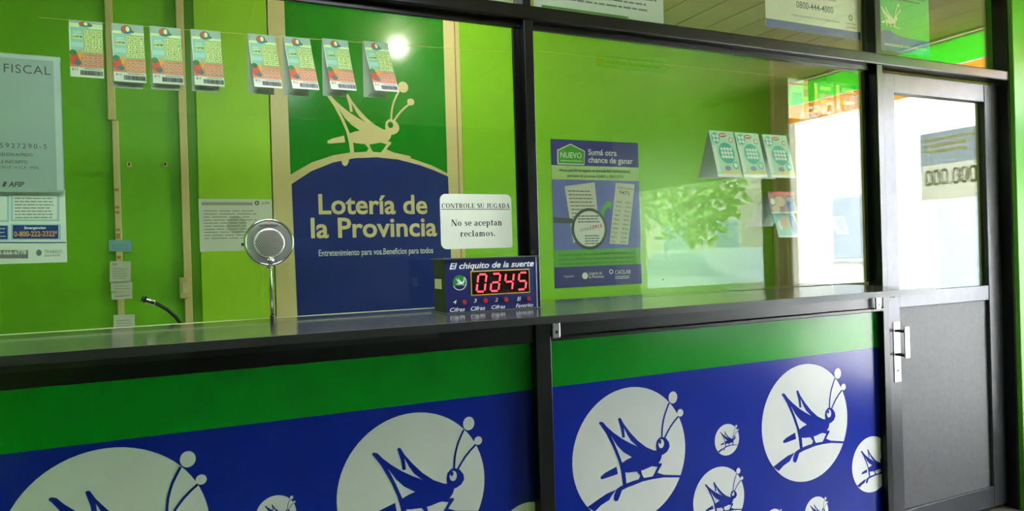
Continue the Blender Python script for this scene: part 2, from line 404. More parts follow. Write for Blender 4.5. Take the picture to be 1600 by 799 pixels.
# ------------------------------------------------------------------ printed panels below the counter
PY = .030
def emblem(panel, cx, cz, R, xmin, xmax, zmin=.102):
    pts = [(cx+R*math.cos(2*math.pi*i/72), cz+R*math.sin(2*math.pi*i/72)) for i in range(72)]
    pts = clip_poly(pts, xmin, xmax)
    pts = [(b, a) for a, b in clip_poly([(b, a) for a, b in pts], zmin, None)]
    d = MB().flat(pts, PY-.0006)
    for bx_, bz_, rx, rz in BULBS:
        if cx+(bx_+rx)*R < xmax: d.disc(cx+bx_*R, cz+bz_*R, rx*R, rz*R, PY-.0006, 24)
    e = d.build('emblem', DISC, panel, fix=False)
    h = hopper(MB(), cx, cz, R, PY-.0010, xmax=xmax)
    h.build('grasshopper', PANBLUE, e, fix=False)
    if cx+.7*R < xmax:
        MB().disc(cx+.547*R, cz+.088*R, .052*R, .068*R, PY-.0016, 20).build('eye', DISC, e, fix=False)
        MB().disc(cx+.528*R, cz+.12*R, .024*R, .03*R, PY-.0020, 14).build('pupil', PANBLUE, e, fix=False)
ZB = at(1000, 590.0, PY).z
def printed_panel(label, x0, x1, ems):
    t = thing('printed_panel', label, 'panel', ((x0+x1)/2, PY, .10), 'printed panels under the counter')
    MB().box(x0, x1, PY, PY+.012, .10, 1.060).build('board', PANBLUE, t)
    MB().rect(x0, x1, .884, 1.060, PY-.0003).build('green_band', PANGREEN, t, fix=False)
    for cx, cz, R in ems: emblem(t, cx, cz, R, x0, x1)
    return t
printed_panel('dark blue panel with green top band and white grasshopper discs, left of the post', -1.2, 1.060,
    [(-.193,.624,.243), (.637,.618,.239), (.225,.614,.056), (1.03,.385,.122), (-.62,.42,.12)])
printed_panel('bright blue panel with green top band and white grasshopper discs, beside the door', 1.114, 2.770,
    [(1.4514,.6048,.2446), (2.322,.609,.243), (1.899,.597,.061), (1.852,.372,.126), (2.708,.376,.122), (2.368,.225,.068), (2.13,.235,.05)])

# ------------------------------------------------------------------ counter top
ZT = 1.172; YC = -.385
ct = thing('counter_top', 'long glossy dark laminate counter board in front of the glass', 'counter', (.7, 0, ZT-.022))
MB().box(-1.2, 2.553, YC, .17, ZT-.022, ZT).build('board', COUNTER, ct, bevel=.0015)
MB().box(-1.2, 2.5532, YC-.0012, YC, ZT-.0215, ZT-.0006).build('edge_strip', mat('grey counter edge strip', (30,32,32), rough=.35, var=.08), ct)
MB().box(-1.2, .62, -.30, -.22, ZT-.046, ZT-.0222).build('cleat', EDGE, ct)
for bx_ in (1.118, 2.700):
    b = MB().box(bx_, bx_+.028, -.022, -.013, 1.058, 1.149).box(bx_, bx_+.028, -.20, -.013, 1.143, 1.1498).build('bracket', STEEL, ct, bevel=.002)
    for zz in (1.112, 1.078): MB().disc(bx_+.014, zz, .005, .006, -.0225, 14).build('screw_hole', INK, b, fix=False)
MB().box(2.44, 2.48, -.30, -.26, 1.137, 1.1498).build('rubber_pad', EDGE, ct)

# ------------------------------------------------------------------ door in the partition
LY, LB = .052, .088
dr = struct(MB().box(2.812, 2.951, LY, LB, .02, 2.112).build('door_1', DOORALU, bevel=.003), 'dark aluminium door with glass above and grey panel below')
MB().box(3.612, 3.716, LY, LB, .02, 2.112).build('stile', DOORALU, dr, bevel=.003)
MB().box(2.951, 3.612, LY+.002, LB, 2.026, 2.112).build('rail', DOORALU, dr, bevel=.002)
MB().box(2.951, 3.612, LY+.002, LB, 1.046, 1.118).build('rail', DOORALU, dr, bevel=.002)
MB().box(2.951, 3.612, LY+.002, LB, .02, .12).build('rail', DOORALU, dr, bevel=.002)
MB().box(2.951, 3.612, LY+.017, LY+.025, .12, 1.046).build('panel', DOORPAN, dr)
MB().box(2.951, 3.612, LY+.022, LY+.028, 1.118, 2.026).build('glass_pane', GLASS, dr)
hp = MB().box(2.900, 2.944, LY-.003, LY, .712, .985).build('lock_plate', mat('white enamel plate', (226,228,226), rough=.3, metal=.2), dr, bevel=.001)
MB().rect(2.913, 2.929, .760, .768, LY-.0035).build('keyhole', INK, hp, fix=False)
for zz in (.945, .838):
    MB().box(2.906, 2.938, .004, LY-.003, zz-.005, zz+.005).build('handle_arm', INK, hp, bevel=.001)
MB().box(2.905, 2.937, -.002, .004, .826, .966).build('handle_bar', STEEL, hp, bevel=.002)

# ------------------------------------------------------------------ lottery poster on the back wall
PO = YB-.036
po = thing('wall_poster', 'tall green and navy lottery poster with cream grasshopper and large cream lettering', 'poster', (.80, PO, .9))
CREAMP = mat('cream poster board', (230,212,160), rough=.3, var=.03)
MB().box(.366, 1.224, PO, PO+.034, .9, 2.57).build('board', CREAMP, po)
OUT = [(0.441,1.718),(0.532,1.774),(0.628,1.809),(0.705,1.824),(0.798,1.831),(0.893,1.826),(0.996,1.804),(1.088,1.776),(1.168,1.74)]
INN = [(0.444,1.677),(0.531,1.736),(0.627,1.777),(0.724,1.799),(0.824,1.806),(0.926,1.799),(1.031,1.775),(1.102,1.752),(1.171,1.724)]
MB().flat([(.436,2.57)]+OUT+[(1.168,2.57)], PO-.0004).build('green_field', PGREEN, po, fix=False)
MB().flat([(.452,1.095)]+INN+[(1.176,1.095)], PO-.0004).build('navy_field', NAVY, po, fix=False)
h = hopper(MB(), .748, 1.935, .268, PO-.0009, ground=False, lw=.032)
for bx_, bz_, rx, rz in BULBS: h.disc(.748+bx_*.268, 1.935+bz_*.268, rx*.30, rz*.28, PO-.0012, 24)
h.flat([(.660,1.80),(.700,1.80),(.694,1.775),(.686,1.764),(.675,1.762),(.667,1.770)], PO-.0013)
h.build('grasshopper', CREAMP, po, fix=False)
MB().disc(.748+.547*.268, 1.935+.088*.268, .013, .015, PO-.0016, 18).build('eye', PGREEN, po, fix=False)
for s_, p_ in (('Lotería de', (498, 668, 334, 303)), ('la Provincia', (486, 683, 370, 339))):
    t = MB(); putpx(t, s_, *p_, PO-.0008, bold=.022); t.build('title_lettering', CREAMP, po, fix=False)
t = MB(); putpx(t, 'Entretenimiento para vos.Beneficios para todos', 498, 677, 398, 388, PO-.0008, bold=.012)
t.build('tagline_lettering', WHITEINK, po, fix=False)

# ------------------------------------------------------------------ poster NUEVO on the right board
NP = YB-.0312
a = at(857,217,NP); b = at(1006,441,NP); PX0, PX1, PZ1, PZ0 = a.x+.012, b.x-.014, a.z, at(938,447,NP).z
nu = thing('quiniela_poster', 'purple and lime poster headed Sumá otra chance de ganar with magnifying glass over a receipt', 'poster', ((PX0+PX1)/2, NP, PZ0))
MB().box(PX0, PX1, NP-.001, NP, PZ0, PZ1).build('sheet', mat('poster violet', (66,62,150), rough=.32, var=.03), nu)
def U(u): return PX0+(PX1-PX0)*u
def V(v): return PZ1+(PZ0-PZ1)*v
E1 = NP-.0014
def block(nm, u0, u1, v0, v1, m_, e=0.): return MB().rect(U(u0), U(u1), V(v1), V(v0), E1-e).build(nm, m_, nu, fix=False)
block('intro_band', 0, 1, .175, .27, mat('poster pale green', (182,214,150), rough=.4))
block('terms_band', 0, 1, .745, .86, mat('poster mid green', (92,170,52), rough=.4))
block('violet_field', .0, 1, .27, .745, mat('poster blue violet', (104,112,196), rough=.4, var=.1))
block('footer_band', 0, 1, .86, 1, mat('poster deep violet', (56,52,140), rough=.35))
MB().flat([(U(.07),V(.165)),(U(.36),V(.165)),(U(.37),V(.075)),(U(.215),V(.03)),(U(.07),V(.075))], E1-.0004).build('badge', mat('badge green', (70,168,40), rough=.35), nu, fix=False)
MB().stroke([(U(.07),V(.165)),(U(.36),V(.165)),(U(.37),V(.075)),(U(.215),V(.03)),(U(.07),V(.075)),(U(.07),V(.165))], .006, E1-.0006).stroke([(U(.1),V(.143)),(U(.34),V(.143))], .003, E1-.0007).build('badge_outline', WHITEINK, nu, fix=False)
t = MB(); put(t, 'NUEVO', U(.10), U(.335), V(.122), .030, E1-.0010, bold=.01)
put(t, 'Sumá otra', U(.41), U(.74), V(.098), .033, E1-.0010, bold=.015); put(t, 'chance de ganar', U(.41), U(.93), V(.150), .033, E1-.0010, bold=.015)
put(t, 'Organizan', U(.10), U(.21), V(.93), .012, E1-.001); put(t, 'Lotería de', U(.38), U(.53), V(.92), .017, E1-.001, bold=.01); put(t, 'la Provincia', U(.38), U(.55), V(.944), .017, E1-.001, bold=.01)
put(t, 'CAOLAB', U(.68), U(.865), V(.925), .024, E1-.001, bold=.005)
rows(t, U(.68), U(.86), V(.96), V(.935), 2, E1-.001); t.disc(U(.335), V(.925), .018, .018, E1-.001, 20); t.ring(U(.635), V(.905), .008, .013, E1-.001, 20)
t.build('white_lettering', WHITEINK, nu, fix=False)
t = MB(); put(t, 'Ahora, guardá tus jugadas de Quiniela NO GANADORAS,', U(.08), U(.90), V(.215), .014, E1-.001, bold=.01)
put(t, 'participan de un sorteo DIARIO y GRATUITO', U(.17), U(.81), V(.252), .014, E1-.001, bold=.01)
put(t, 'Los últimos 5 números de la secuencia del TICKET NO GANADOR deben', U(.05), U(.92), V(.785), .011, E1-.001)
put(t, 'coincidir con la ubicación de los primeros 5 premios comenzando la ubicación', U(.05), U(.92), V(.815), .011, E1-.001)
put(t, 'sorteo que se asocia con la Quiniela Nocturna de la Provincia de Bs. As.', U(.05), U(.92), V(.845), .011, E1-.001)
t.build('dark_lettering', mat('dark green ink', (30,60,40), rough=.6), nu, fix=False)
rc = MB().flat([(U(.135),V(.315)),(U(.475),V(.285)),(U(.515),V(.62)),(U(.215),V(.70))], E1-.0006).build('receipt', PAPER, nu, fix=False)
tl = MB().flat([(U(.72),V(.285)),(U(.945),V(.295)),(U(.845),V(.72)),(U(.625),V(.71))], E1-.0006).build('number_list', PAPER, nu, fix=False)
t = MB(); put(t, '9475', U(.76), U(.88), V(.365), .021, E1-.0010, bold=.01, slope=-.1); put(t, 'NOCTURNA', U(.74), U(.93), V(.325), .012, E1-.0010, slope=-.1)
for i in range(10):
    for j in range(2):
        put(t, '%04d' % random.randint(1000,9999), U(.715+.115*j-.009*i), U(.785+.115*j-.009*i), V(.425+.0305*i+.006*j), .012, E1-.0010, slope=-.1)
for i in range(9): 
    o_ = .006*i; rows(t, U(.17+o_), U(.44+o_), V(.355+.025*i), V(.340+.025*i), 1, E1-.001, t=.5)
t.build('list_numbers', GREYINK, nu, fix=False)
ar = [(U(.53),V(.53)),(U(.545),V(.47)),(U(.575),V(.44)),(U(.61),V(.43)),(U(.60),V(.415)),(U(.665),V(.42)),(U(.64),V(.475)),(U(.63),V(.455)),(U(.59),V(.475)),(U(.57),V(.51)),(U(.57),V(.53))]
MB().flat(ar, E1-.0008).build('arrow', mat('arrow green', (90,180,50), rough=.4), nu, fix=False)
MX, MZ = U(.40), V(.605)
MB().disc(MX, MZ, .100, .108, E1-.0011, 40).build('lens', WHITEINK, nu, fix=False)
MB().ring(MX, MZ, .094, .110, E1-.0014, 48).flat([(MX-.10,MZ+.03),(MX-.10,MZ+.055),(U(.0)+.004,MZ+.062),(U(.0)+.004,MZ+.034)], E1-.0013).build('magnifier_frame', mat('magnifier grey', (70,78,80), rough=.35), nu, fix=False)
t = MB(); put(t, '15915', MX+.005, MX+.078, MZ-.004, .020, E1-.0016, bold=.02, slope=.15)
t.build('red_numbers', mat('red ink', (205,50,40), rough=.5), nu, fix=False)
t = MB(); put(t, '537556', MX-.06, MX+.0, MZ-.014, .015, E1-.0016, bold=.005, slope=.15); rows(t, MX-.07, MX+.07, MZ+.03, MZ+.075, 3, E1-.0016); rows(t, MX-.03, MX+.06, MZ-.085, MZ-.03, 4, E1-.0016, words=4)
t.build('lens_print', GREYINK, nu, fix=False)

# ------------------------------------------------------------------ certificate and slips on the back wall
CW = YB-.0335
a = at(310,311,CW); b = at(427,391,CW)
ce = thing('certificate', 'white landscape certificate sheet on the lime board behind the chrome intercom', 'paper', ((a.x+b.x)/2, CW, b.z))
MB().box(a.x, b.x, CW-.0008, CW, b.z, a.z).build('sheet', PAPER, ce)
t = MB(); w_ = b.x-a.x; h_ = a.z-b.z
rows(t, a.x+.06*w_, b.x-.1*w_, b.z+.22*h_, a.z-.2*h_, 10, CW-.0012, t=.22, ragged=.4, words=5); t.build('small_print', GREYINK, ce, fix=False)
MB().rect(a.x+.04*w_, a.x+.73*w_, a.z-.12*h_, a.z-.06*h_, CW-.0012).build('heading_bar', mat('pale grey ink', (168,166,158)), ce, fix=False)
t = MB(); put(t, 'APR', a.x+.85*w_, a.x+.97*w_, a.z-.105*h_, .013, CW-.0012); t.ring(a.x+.79*w_, a.z-.075*h_, .004, .010, CW-.0012, 20); t.build('letterhead', GREYINK, ce, fix=False)
t = MB(); t.flat([(a.x+.5*w_+(.036+.004*(i % 2))*math.cos(i*math.pi/20), b.z+.5*h_+(.036+.004*(i % 2))*math.sin(i*math.pi/20)) for i in range(40)], CW-.0010); t.build('seal', mat('faint green seal', (196,200,184)), ce, fix=False)

duct = thing('cable_duct', 'narrow cream cable duct running down the green back wall', 'cable duct', (-.23, YB, .9))
MB().box(-.250, -.223, YB-.016, YB, 1.925, ZC).build('upper_duct', CREAM, duct, bevel=.002)
MB().box(-.237, -.214, YB-.016, YB, .0, 1.923).build('lower_duct', CREAM, duct, bevel=.002)
t = MB()
for zz in (1.64,1.57,1.55,1.48,1.46,1.45,1.40,1.37): t.rect(-.234, -.220, zz, zz+.012, YB-.0164)
t.build('handwriting', mat('faded orange ink', (190,140,80)), duct, fix=False)
SY = YB-.0175
def slip(label, px0, py0, px1, py1, m_, lines, tilt=0., head=None):
    a = at(px0,py0,SY); b = at(px1,py1,SY)
    o = thing('paper_slip', label, 'paper slip', ((a.x+b.x)/2, SY, (a.z+b.z)/2), 'slips pinned to the cable duct')
    MB().box(a.x, b.x, SY-.0008, SY, b.z, a.z).build('sheet', m_, o)
    t = MB(); w_ = b.x-a.x; h_ = a.z-b.z
    rows(t, a.x+.15*w_, b.x-.12*w_, b.z+.15*h_, a.z-.3*h_, lines, SY-.0013, t=.16); 
    if head: put(t, head, a.x+.15*w_, a.x+.32*w_, a.z-.18*h_, .007, SY-.0013, bold=.02)
    t.build('handwriting', GREYINK, o, fix=False); o.rotation_euler = (0, tilt, 0)
slip('pale blue paper slip, highest on the cable duct', 170, 376, 206, 393, mat('pale blue paper', (128,180,206), rough=.7), 3, .05)
slip('tall white receipt slip below the blue slip', 171, 409, 205, 441, PAPER, 5, .04, 'R3')
slip('short white slip tucked right under the tall receipt', 173, 441, 207, 455, PAPER, 2, .02)
slip('narrow torn white strip below the receipts', 174, 457, 207, 467, PAPER, 1, -.03)
slip('lowest white slip on the duct, touching the counter line', 177, 493, 211, 514, PAPER, 3, .02)

sw = thing('light_switch', 'small cream light switch box beside the wooden batten', 'switch', at(289,466,YB-.03))
a = at(280,434,YB-.03); b = at(298,466,YB-.03)
MB().box(a.x, b.x-.002, YB-.040, YB-.0285, b.z, a.z).build('box', CREAM, sw, bevel=.003)
MB().box(a.x+.011, b.x-.010, YB-.046, YB-.040, b.z+.022, a.z-.02).build('rocker', mat('ivory rocker', (232,218,176), rough=.35), sw, bevel=.002)
MB().disc((a.x+b.x)/2-.002, a.z-.008, .0025, .0025, YB-.0405, 12).build('screw', STEEL, sw, fix=False)
for px, lb in ((202,'left small black hook on the green wall beside the duct'),(258,'right small black hook on the green wall near the batten')):
    p = at(px,258,YB)
    hk = thing('wall_hook', lb, 'hook', p, 'small hooks on the green wall')
    MB().box(p.x-.008, p.x+.008, YB-.004, YB, p.z-.008, p.z+.010).build('plate', CREAM, hk)
    MB().tube([(p.x,YB-.004,p.z+.002),(p.x,YB-.016,p.z-.002),(p.x+.002,YB-.018,p.z+.006)], .003, 8).build('peg', INK, hk)
for px, py, lb in ((1035,437,'tiny nail in the green board near the counter, left of the tickets'),(852,470,'tiny nail in the green board low beside the post')):
    p = at(px,py,YB-.03); tag(MB().lathe([(0,-.009),(.004,-.009),(.004,-.007),(.0015,-.007),(.0015,0)], 'Y', (p.x,YB-.03,p.z), 12).build('nail', INK), lb, 'nail')

# ------------------------------------------------------------------ notices on the glass
def sheet(name, label, px0, py0, px1, py1, m_, Y=GI, th=.0008, cat='notice', x0=None):
    a = at(px0,py0,Y); b = at(px1,py1,Y); xa = a.x if x0 is None else x0
    o = thing(name, label, cat, ((xa+b.x)/2, Y, b.z)); MB().box(xa, b.x, Y, Y+th, b.z, a.z).build('sheet', m_, o)
    return o, xa, b.x, b.z, a.z
G0 = GI-.0002
SLEEVE = mat('cloudy plastic sleeve', (124,148,134), rough=.25, spec=.6, var=.05, scale=3)
o, a0, a1, b0, b1 = sheet('fiscal_notice', 'grey fiscal notice in a plastic sleeve taped to the glass at the far left', 0, 82, 101, 301, SLEEVE, Y=GI-.010, x0=-.52)
FY = GI-.0104
t = MB(); putpx(t, 'FISCAL', 6, 79, 115, 101, FY, spacing=1.1); putpx(t, 'DATA', -72, -14, 115, 101, FY, spacing=1.1)
putpx(t, '5927290-5', 0, 73, 232, 224, FY, spacing=1.4); putpx(t, 'NELSON ALFREDO', -2, 51, 244, 239, FY, bold=.01); putpx(t, 'RESPONSABLE INSCRIPTO', -40, 43, 255, 250, FY, bold=.01)
putpx(t, 'ALQUILADO CALLE 16 (C.P. 1900)', -45, 60, 263, 259, FY); putpx(t, 'AFIP', 13, 38, 292, 284, FY, bold=.03, shear=.2)
t.flat([(at(3,292,FY).x,at(3,292,FY).z),(at(8,292,FY).x,at(8,292,FY).z),(at(11,284,FY).x,at(11,284,FY).z),(at(6,284,FY).x,at(6,284,FY).z)], FY)
t.build('lettering', mat('faded dark ink', (52,62,58), rough=.6), o, fix=False)
MB().rect(a1-.016, a1-.002, b0+.005, b1-.004, FY).build('sleeve_border', mat('clear sleeve border', (146,168,154), rough=.15), o, fix=False)
MB().rect(a0, a1, b1-.012, b1-.002, FY-.0001).build('sleeve_top', mat('clear sleeve border', (146,168,154), rough=.15), o, fix=False)

o, a0, a1, b0, b1 = sheet('labour_notice', 'white ministry notice with emergency phone number below the fiscal notice', 0, 296, 105, 410, PAPER, x0=-.50)
TB = mat('notice blue', (30,58,130), rough=.5); TL = mat('notice light blue', (170,196,216), rough=.6)
def prect(mb, x0, y0, x1, y1, Y): return mb.flat([(at(x0,y0,Y).x,at(x0,y0,Y).z),(at(x1,y0,Y).x,at(x1,y0,Y).z),(at(x1,y1,Y).x,at(x1,y1,Y).z),(at(x0,y1,Y).x,at(x0,y1,Y).z)], Y)
m1 = MB(); prect(m1, 17, 304, 93, 346, G0); prect(m1, -60, 305, 14, 347, G0); prect(m1, 17, 350, 95, 375, G0); prect(m1, -60, 352, 14, 376, G0); m1.build('box_border', TL, o, fix=False)
m1 = MB(); prect(m1, 20, 306, 89, 343, G0-.0003); prect(m1, -60, 307, 11, 344, G0-.0003); m1.build('text_box', PAPER, o, fix=False)
m1 = MB(); prect(m1, 20, 352, 91, 373, G0-.0003); prect(m1, -60, 353, 12, 374, G0-.0003); prect(m1, -80, 378.5, 103, 380, G0-.0003); m1.build('blue_box', TB, o, fix=False)
t = MB(); putpx(t, 'Emergencias:', 38, 72, 358, 354, G0-.0006, bold=.03); m1 = MB(); prect(m1, -60, 357, 8, 358, G0-.0006); prect(m1, -60, 363, 7, 364, G0-.0006); prect(m1, -60, 369, 9, 370, G0-.0006)
t.v, t.f = t.v+m1.v, t.f+[tuple(i+len(t.v) for i in f) for f in m1.f]
t.build('white_lettering', WHITEINK, o, fix=False)
t = MB(); putpx(t, '0-800-222-2322*', 22, 90, 369.5, 361, G0-.0006, bold=.02); t.build('phone_number', mat('orange ink', (232,160,70), rough=.5), o, fix=False)
m1 = MB(); prect(m1, -60, 391, 44, 404, G0-.0003); m1.build('grey_box', mat('grey print', (128,128,124), rough=.6), o, fix=False)
t = MB(); putpx(t, '0-800-666-6778', -20, 41, 398, 391.8, G0-.0006, bold=.01); t.build('grey_box_number', WHITEINK, o, fix=False)
t = MB(); putpx(t, 'TRABAJO', 69, 97, 396, 390.5, G0-.0005)
for k in range(7):
    rows(t, at(23,325,G0).x, at(85,325,G0).x, at(50,311.5+5*k,G0).z, at(50,309+5*k,G0).z, 1, G0-.0006, t=.6)
rows(t, at(69,400,G0).x, at(96,400,G0).x, at(80,401,G0).z, at(80,398,G0).z, 2, G0-.0005); c_ = at(61,395,G0)
t.disc(c_.x, c_.z, .006, .008, G0-.0005, 16); t.build('lettering', GREYINK, o, fix=False)

# the notice with rounded corners on the glass, above the display
NY = GI-.0085
a = at(687,303,NY); b = at(801,387,NY); rr = .020
pts = []
for cx, cz, s0 in ((b.x-rr,a.z-rr,0),(a.x+rr,a.z-rr,1),(a.x+rr,b.z+rr,2),(b.x-rr*.4,b.z+rr*.4,3)):
    r_ = rr if s0 != 3 else rr*.4
    for k in range(7):
        an = math.pi/2*s0+math.pi/2*k/6; pts.append((cx+r_*math.cos(an), cz+r_*math.sin(an)))
no = thing('claims_notice', 'white round-cornered notice taped to the glass above the red digit display', 'notice', ((a.x+b.x)/2, NY, b.z))
MB().prism(pts, NY, NY+.0008).build('sheet', mat('creased white paper', (230,234,222), rough=.55, var=.06, scale=9), no)
# bold serif capitals and small letters drawn from stems, hairlines and bowls (unit = capital height)
def serif_glyph(ch):
    P = []; TH, HL, SE = .17, .055, .05
    def q(x0, x1, z0, z1): P.append([(x0,z0),(x1,z0),(x1,z1),(x0,z1)])
    def stem(x, z0, z1, wd=TH, top=True, bot=True, half=False):
        q(x, x+wd, z0, z1)
        if bot: q(x-.07, x+wd+.07, z0, z0+SE)
        if top: q(x-.07, x+(wd if half else wd+.07), z1-SE, z1)
    def bowl(cx, cz, rx, rz, a0=0, a1=360, tw=TH, th=HL, n=22):
        for i in range(n):
            u, v = math.radians(a0+(a1-a0)*i/n), math.radians(a0+(a1-a0)*(i+1)/n)
            P.append([(cx+rx*math.cos(u),cz+rz*math.sin(u)),(cx+rx*math.cos(v),cz+rz*math.sin(v)),(cx+(rx-tw)*math.cos(v),cz+(rz-th)*math.sin(v)),(cx+(rx-tw)*math.cos(u),cz+(rz-th)*math.sin(u))])
    def diag(x0, z0, x1, z1, wd): P.append([(x0,z0),(x0+wd,z0),(x1+wd,z1),(x1,z1)])
    def curve(pts, ws):
        for i in range(len(pts)-1):
            (a_,b_),(c_,d_) = pts[i], pts[i+1]; l = math.hypot(c_-a_,d_-b_) or 1; nx, nz = -(d_-b_)/l/2, (c_-a_)/l/2
            P.append([(a_-nx*ws[i],b_-nz*ws[i]),(a_+nx*ws[i],b_+nz*ws[i]),(c_+nx*ws[i+1],d_+nz*ws[i+1]),(c_-nx*ws[i+1],d_-nz*ws[i+1])])
    X = .68
    A = {'C': .74, 'O': .80, 'N': .80, 'T': .70, 'R': .78, 'L': .68, 'E': .70, 'S': .58, 'U': .78, 'J': .52, 'G': .80, 'A': .78, 'D': .78,
         'o': .54, 's': .42, 'e': .48, 'a': .52, 'c': .48, 'p': .58, 't': .38, 'n': .60, 'r': .46, 'l': .32, 'm': .88, '.': .28, ' ': .28}[ch]
    if ch == 'C': bowl(.40,.5,.36,.51,48,312); q(.64,.70,.66,.98)
    elif ch == 'G': bowl(.40,.5,.36,.51,48,312); q(.64,.69,.68,.98); stem(.56,.04,.46,.15,True,False)
    elif ch == 'O': bowl(.40,.5,.37,.51)
    elif ch == 'N': stem(.10,0,1,.06); diag(.56,0,.06,1,.19); stem(.66,0,1,.06,True,False)
    elif ch == 'T': stem(.26,0,1,TH,False); q(.03,.66,.94,1); q(.03,.08,.74,1); q(.61,.66,.74,1)
    elif ch == 'R': stem(.10,0,1); bowl(.36,.735,.30,.265,-90,90); q(.2,.38,.945,1); q(.2,.38,.47,.525); diag(.56,0,.30,.5,.18); q(.55,.79,0,SE)
    elif ch == 'L': stem(.10,0,1); q(.1,.62,0,.06); q(.57,.63,0,.32)
    elif ch == 'E': stem(.10,0,1); q(.1,.62,0,.06); q(.1,.60,.94,1); q(.2,.46,.48,.54); q(.42,.47,.38,.64); q(.57,.63,0,.28); q(.55,.60,.74,1)
    elif ch == 'S': curve([(.49,.76),(.44,.90),(.30,.965),(.16,.92),(.11,.78),(.16,.66),(.30,.55),(.43,.42),(.49,.27),(.44,.10),(.30,.035),(.14,.09),(.07,.26)],[.06,.06,.07,.13,.17,.19,.2,.2,.17,.13,.07,.06,.06]); q(.46,.50,.72,.98); q(.06,.10,.02,.28)
    elif ch == 'U': stem(.10,.26,1,TH,True,False); bowl(.37,.28,.27,.29,180,360,.10,.07); stem(.60,.26,1,.06,True,False)
    elif ch == 'J': stem(.24,.2,1,TH,True,False); bowl(.24,.2,.17,.21,200,360,.15,.08)
    elif ch == 'A': diag(.04,0,.34,1,.055); diag(.50,0,.30,1,.19); q(.18,.56,.30,.36); q(-.02,.18,0,SE); q(.44,.76,0,SE)
    elif ch == 'D': stem(.10,0,1); bowl(.34,.5,.38,.5,-90,90); q(.2,.36,.945,1); q(.2,.36,0,.055)
    elif ch == 'o': bowl(.27,X/2,.25,X/2+.01,0,360,.14)
    elif ch == 'c': bowl(.27,X/2,.25,X/2+.01,40,325,.15); P.append([(.44+.06*math.cos(a),.52+.07*math.sin(a)) for a in [k*math.pi/5 for k in range(10)]])
    elif ch == 'e': bowl(.26,X/2,.24,X/2+.01,0,325,.14); q(.13,.49,X/2-.02,X/2+.035)
    elif ch == 's': curve([(.35,.53),(.30,.63),(.21,.65),(.13,.61),(.11,.52),(.17,.43),(.27,.34),(.34,.24),(.33,.12),(.25,.04),(.15,.03),(.06,.17)],[.05,.06,.07,.1,.13,.15,.15,.14,.12,.08,.06,.05])
    elif ch == 'a': bowl(.24,.46,.20,.23,0,165,.14,.06); q(.30,.44,.05,.48); bowl(.22,.19,.19,.20,60,330,.14,.06); q(.40,.52,.0,.05)
    elif ch == 'p': stem(.08,-.28,X,.15,True,True,True); bowl(.30,X/2,.25,X/2+.01,-150,150,.14)
    elif ch == 't': q(.12,.26,.1,.88); q(.02,.36,.62,.68); bowl(.26,.13,.14,.14,180,330,.13,.06)
    elif ch == 'n': stem(.08,0,X,.15,True,True,True); bowl(.32,.42,.20,.27,0,150,.14,.08); stem(.38,0,.44,.14,False)
    elif ch == 'r': stem(.08,0,X,.15,True,True,True); bowl(.32,.46,.14,.22,55,160,.09,.08); P.append([(.39+.06*math.cos(a),.56+.07*math.sin(a)) for a in [k*math.pi/5 for k in range(10)]])
    elif ch == 'l': stem(.08,0,1,.15,True,True,True)
    elif ch == 'm': stem(.08,0,X,.15,True,True,True); bowl(.30,.42,.18,.27,0,150,.14,.08); stem(.34,0,.44,.14,False); bowl(.57,.42,.20,.27,0,150,.14,.08); stem(.63,0,.44,.14,False)
    elif ch == '.': P.append([(.13+.09*math.cos(a),.09+.09*math.sin(a)) for a in [k*math.pi/6 for k in range(12)]])
    return P, A+.05
def put_serif(mb, s, x0, x1, z0, h, y):
    tot = sum(serif_glyph(c)[1] for c in s); k = (x1-x0)/tot; x = x0; j = 0; n0 = len(mb.f)
    for c in s:
        P, A = serif_glyph(c)
        for p in P: mb.flat([(x+u*k, z0+v*h) for u, v in p], y-(j % 5)*.00002); j += 1
        x += A*k
    mb.marks.append((n0, len(mb.f)))
def serif_px(mb, s, px0, px1, pyb, pyt, Y):
    xc = (px0+px1)/2; zb = at(xc,pyb,Y).z; put_serif(mb, s, at(px0,pyb,Y).x, at(px1,pyb,Y).x, zb, at(xc,pyt,Y).z-zb, Y)
t = MB(); TY = NY-.0004
serif_px(t, 'CONTROLE SU JUGADA', 690, 797, 325.5, 318, TY); serif_px(t, 'No se aceptan', 705, 785, 353, 343, TY); serif_px(t, 'reclamos.', 719, 775, 369.5, 360, TY)
prect(t, 689, 326.8, 797, 327.7, TY)
t.build('lettering', INK, no, fix=False)

# ------------------------------------------------------------------ digit display box on the counter
DY = -.135
a = at(695,405,DY); b = at(838,405,DY); DX0, DX1 = a.x, b.x; DZ0, DZ1 = ZT+.004, at(766,404,DY).z
dd = thing('digit_display', 'blue lottery display box with red glowing digits standing on the counter', 'display', ((DX0+DX1)/2, DY+.05, ZT))
DBLUE = mat('display navy face', (14,24,84), rough=.35, var=.05); DBLK = mat('display black case', (16,18,18), rough=.4)
MB().box(DX0, DX1, DY+.003, DY+.105, DZ0, DZ1).build('case', DBLK, dd, bevel=.002)
MB().box(DX0, DX1, DY, DY+.003, DZ0, DZ1).build('face_plate', DBLUE, dd)
MB().box(DX0-.008, DX1+.008, DY-.010, DY+.115, DZ1, DZ1+.004).build('top_board', mat('display grey board', (66,70,70), rough=.4), dd, bevel=.001)
MB().box(DX0-.008, DX1+.008, DY-.010, DY+.115, ZT, DZ0).build('base_board', mat('display grey board', (66,70,70), rough=.4), dd, bevel=.001)
MB().box(DX1-.003, DX1, DY-.0015, DY, DZ0, DZ1).build('edge_trim', mat('pale blue trim', (150,170,200), rough=.3), dd)
MB().box(DX0-.0008, DX0, DY+.035, DY+.095, DZ0+.07, DZ0+.10).build('side_label', TAPE, dd)
F1 = DY-.0006
def dpx(px, py): p = at(px, py, DY); return (p.x, p.z)
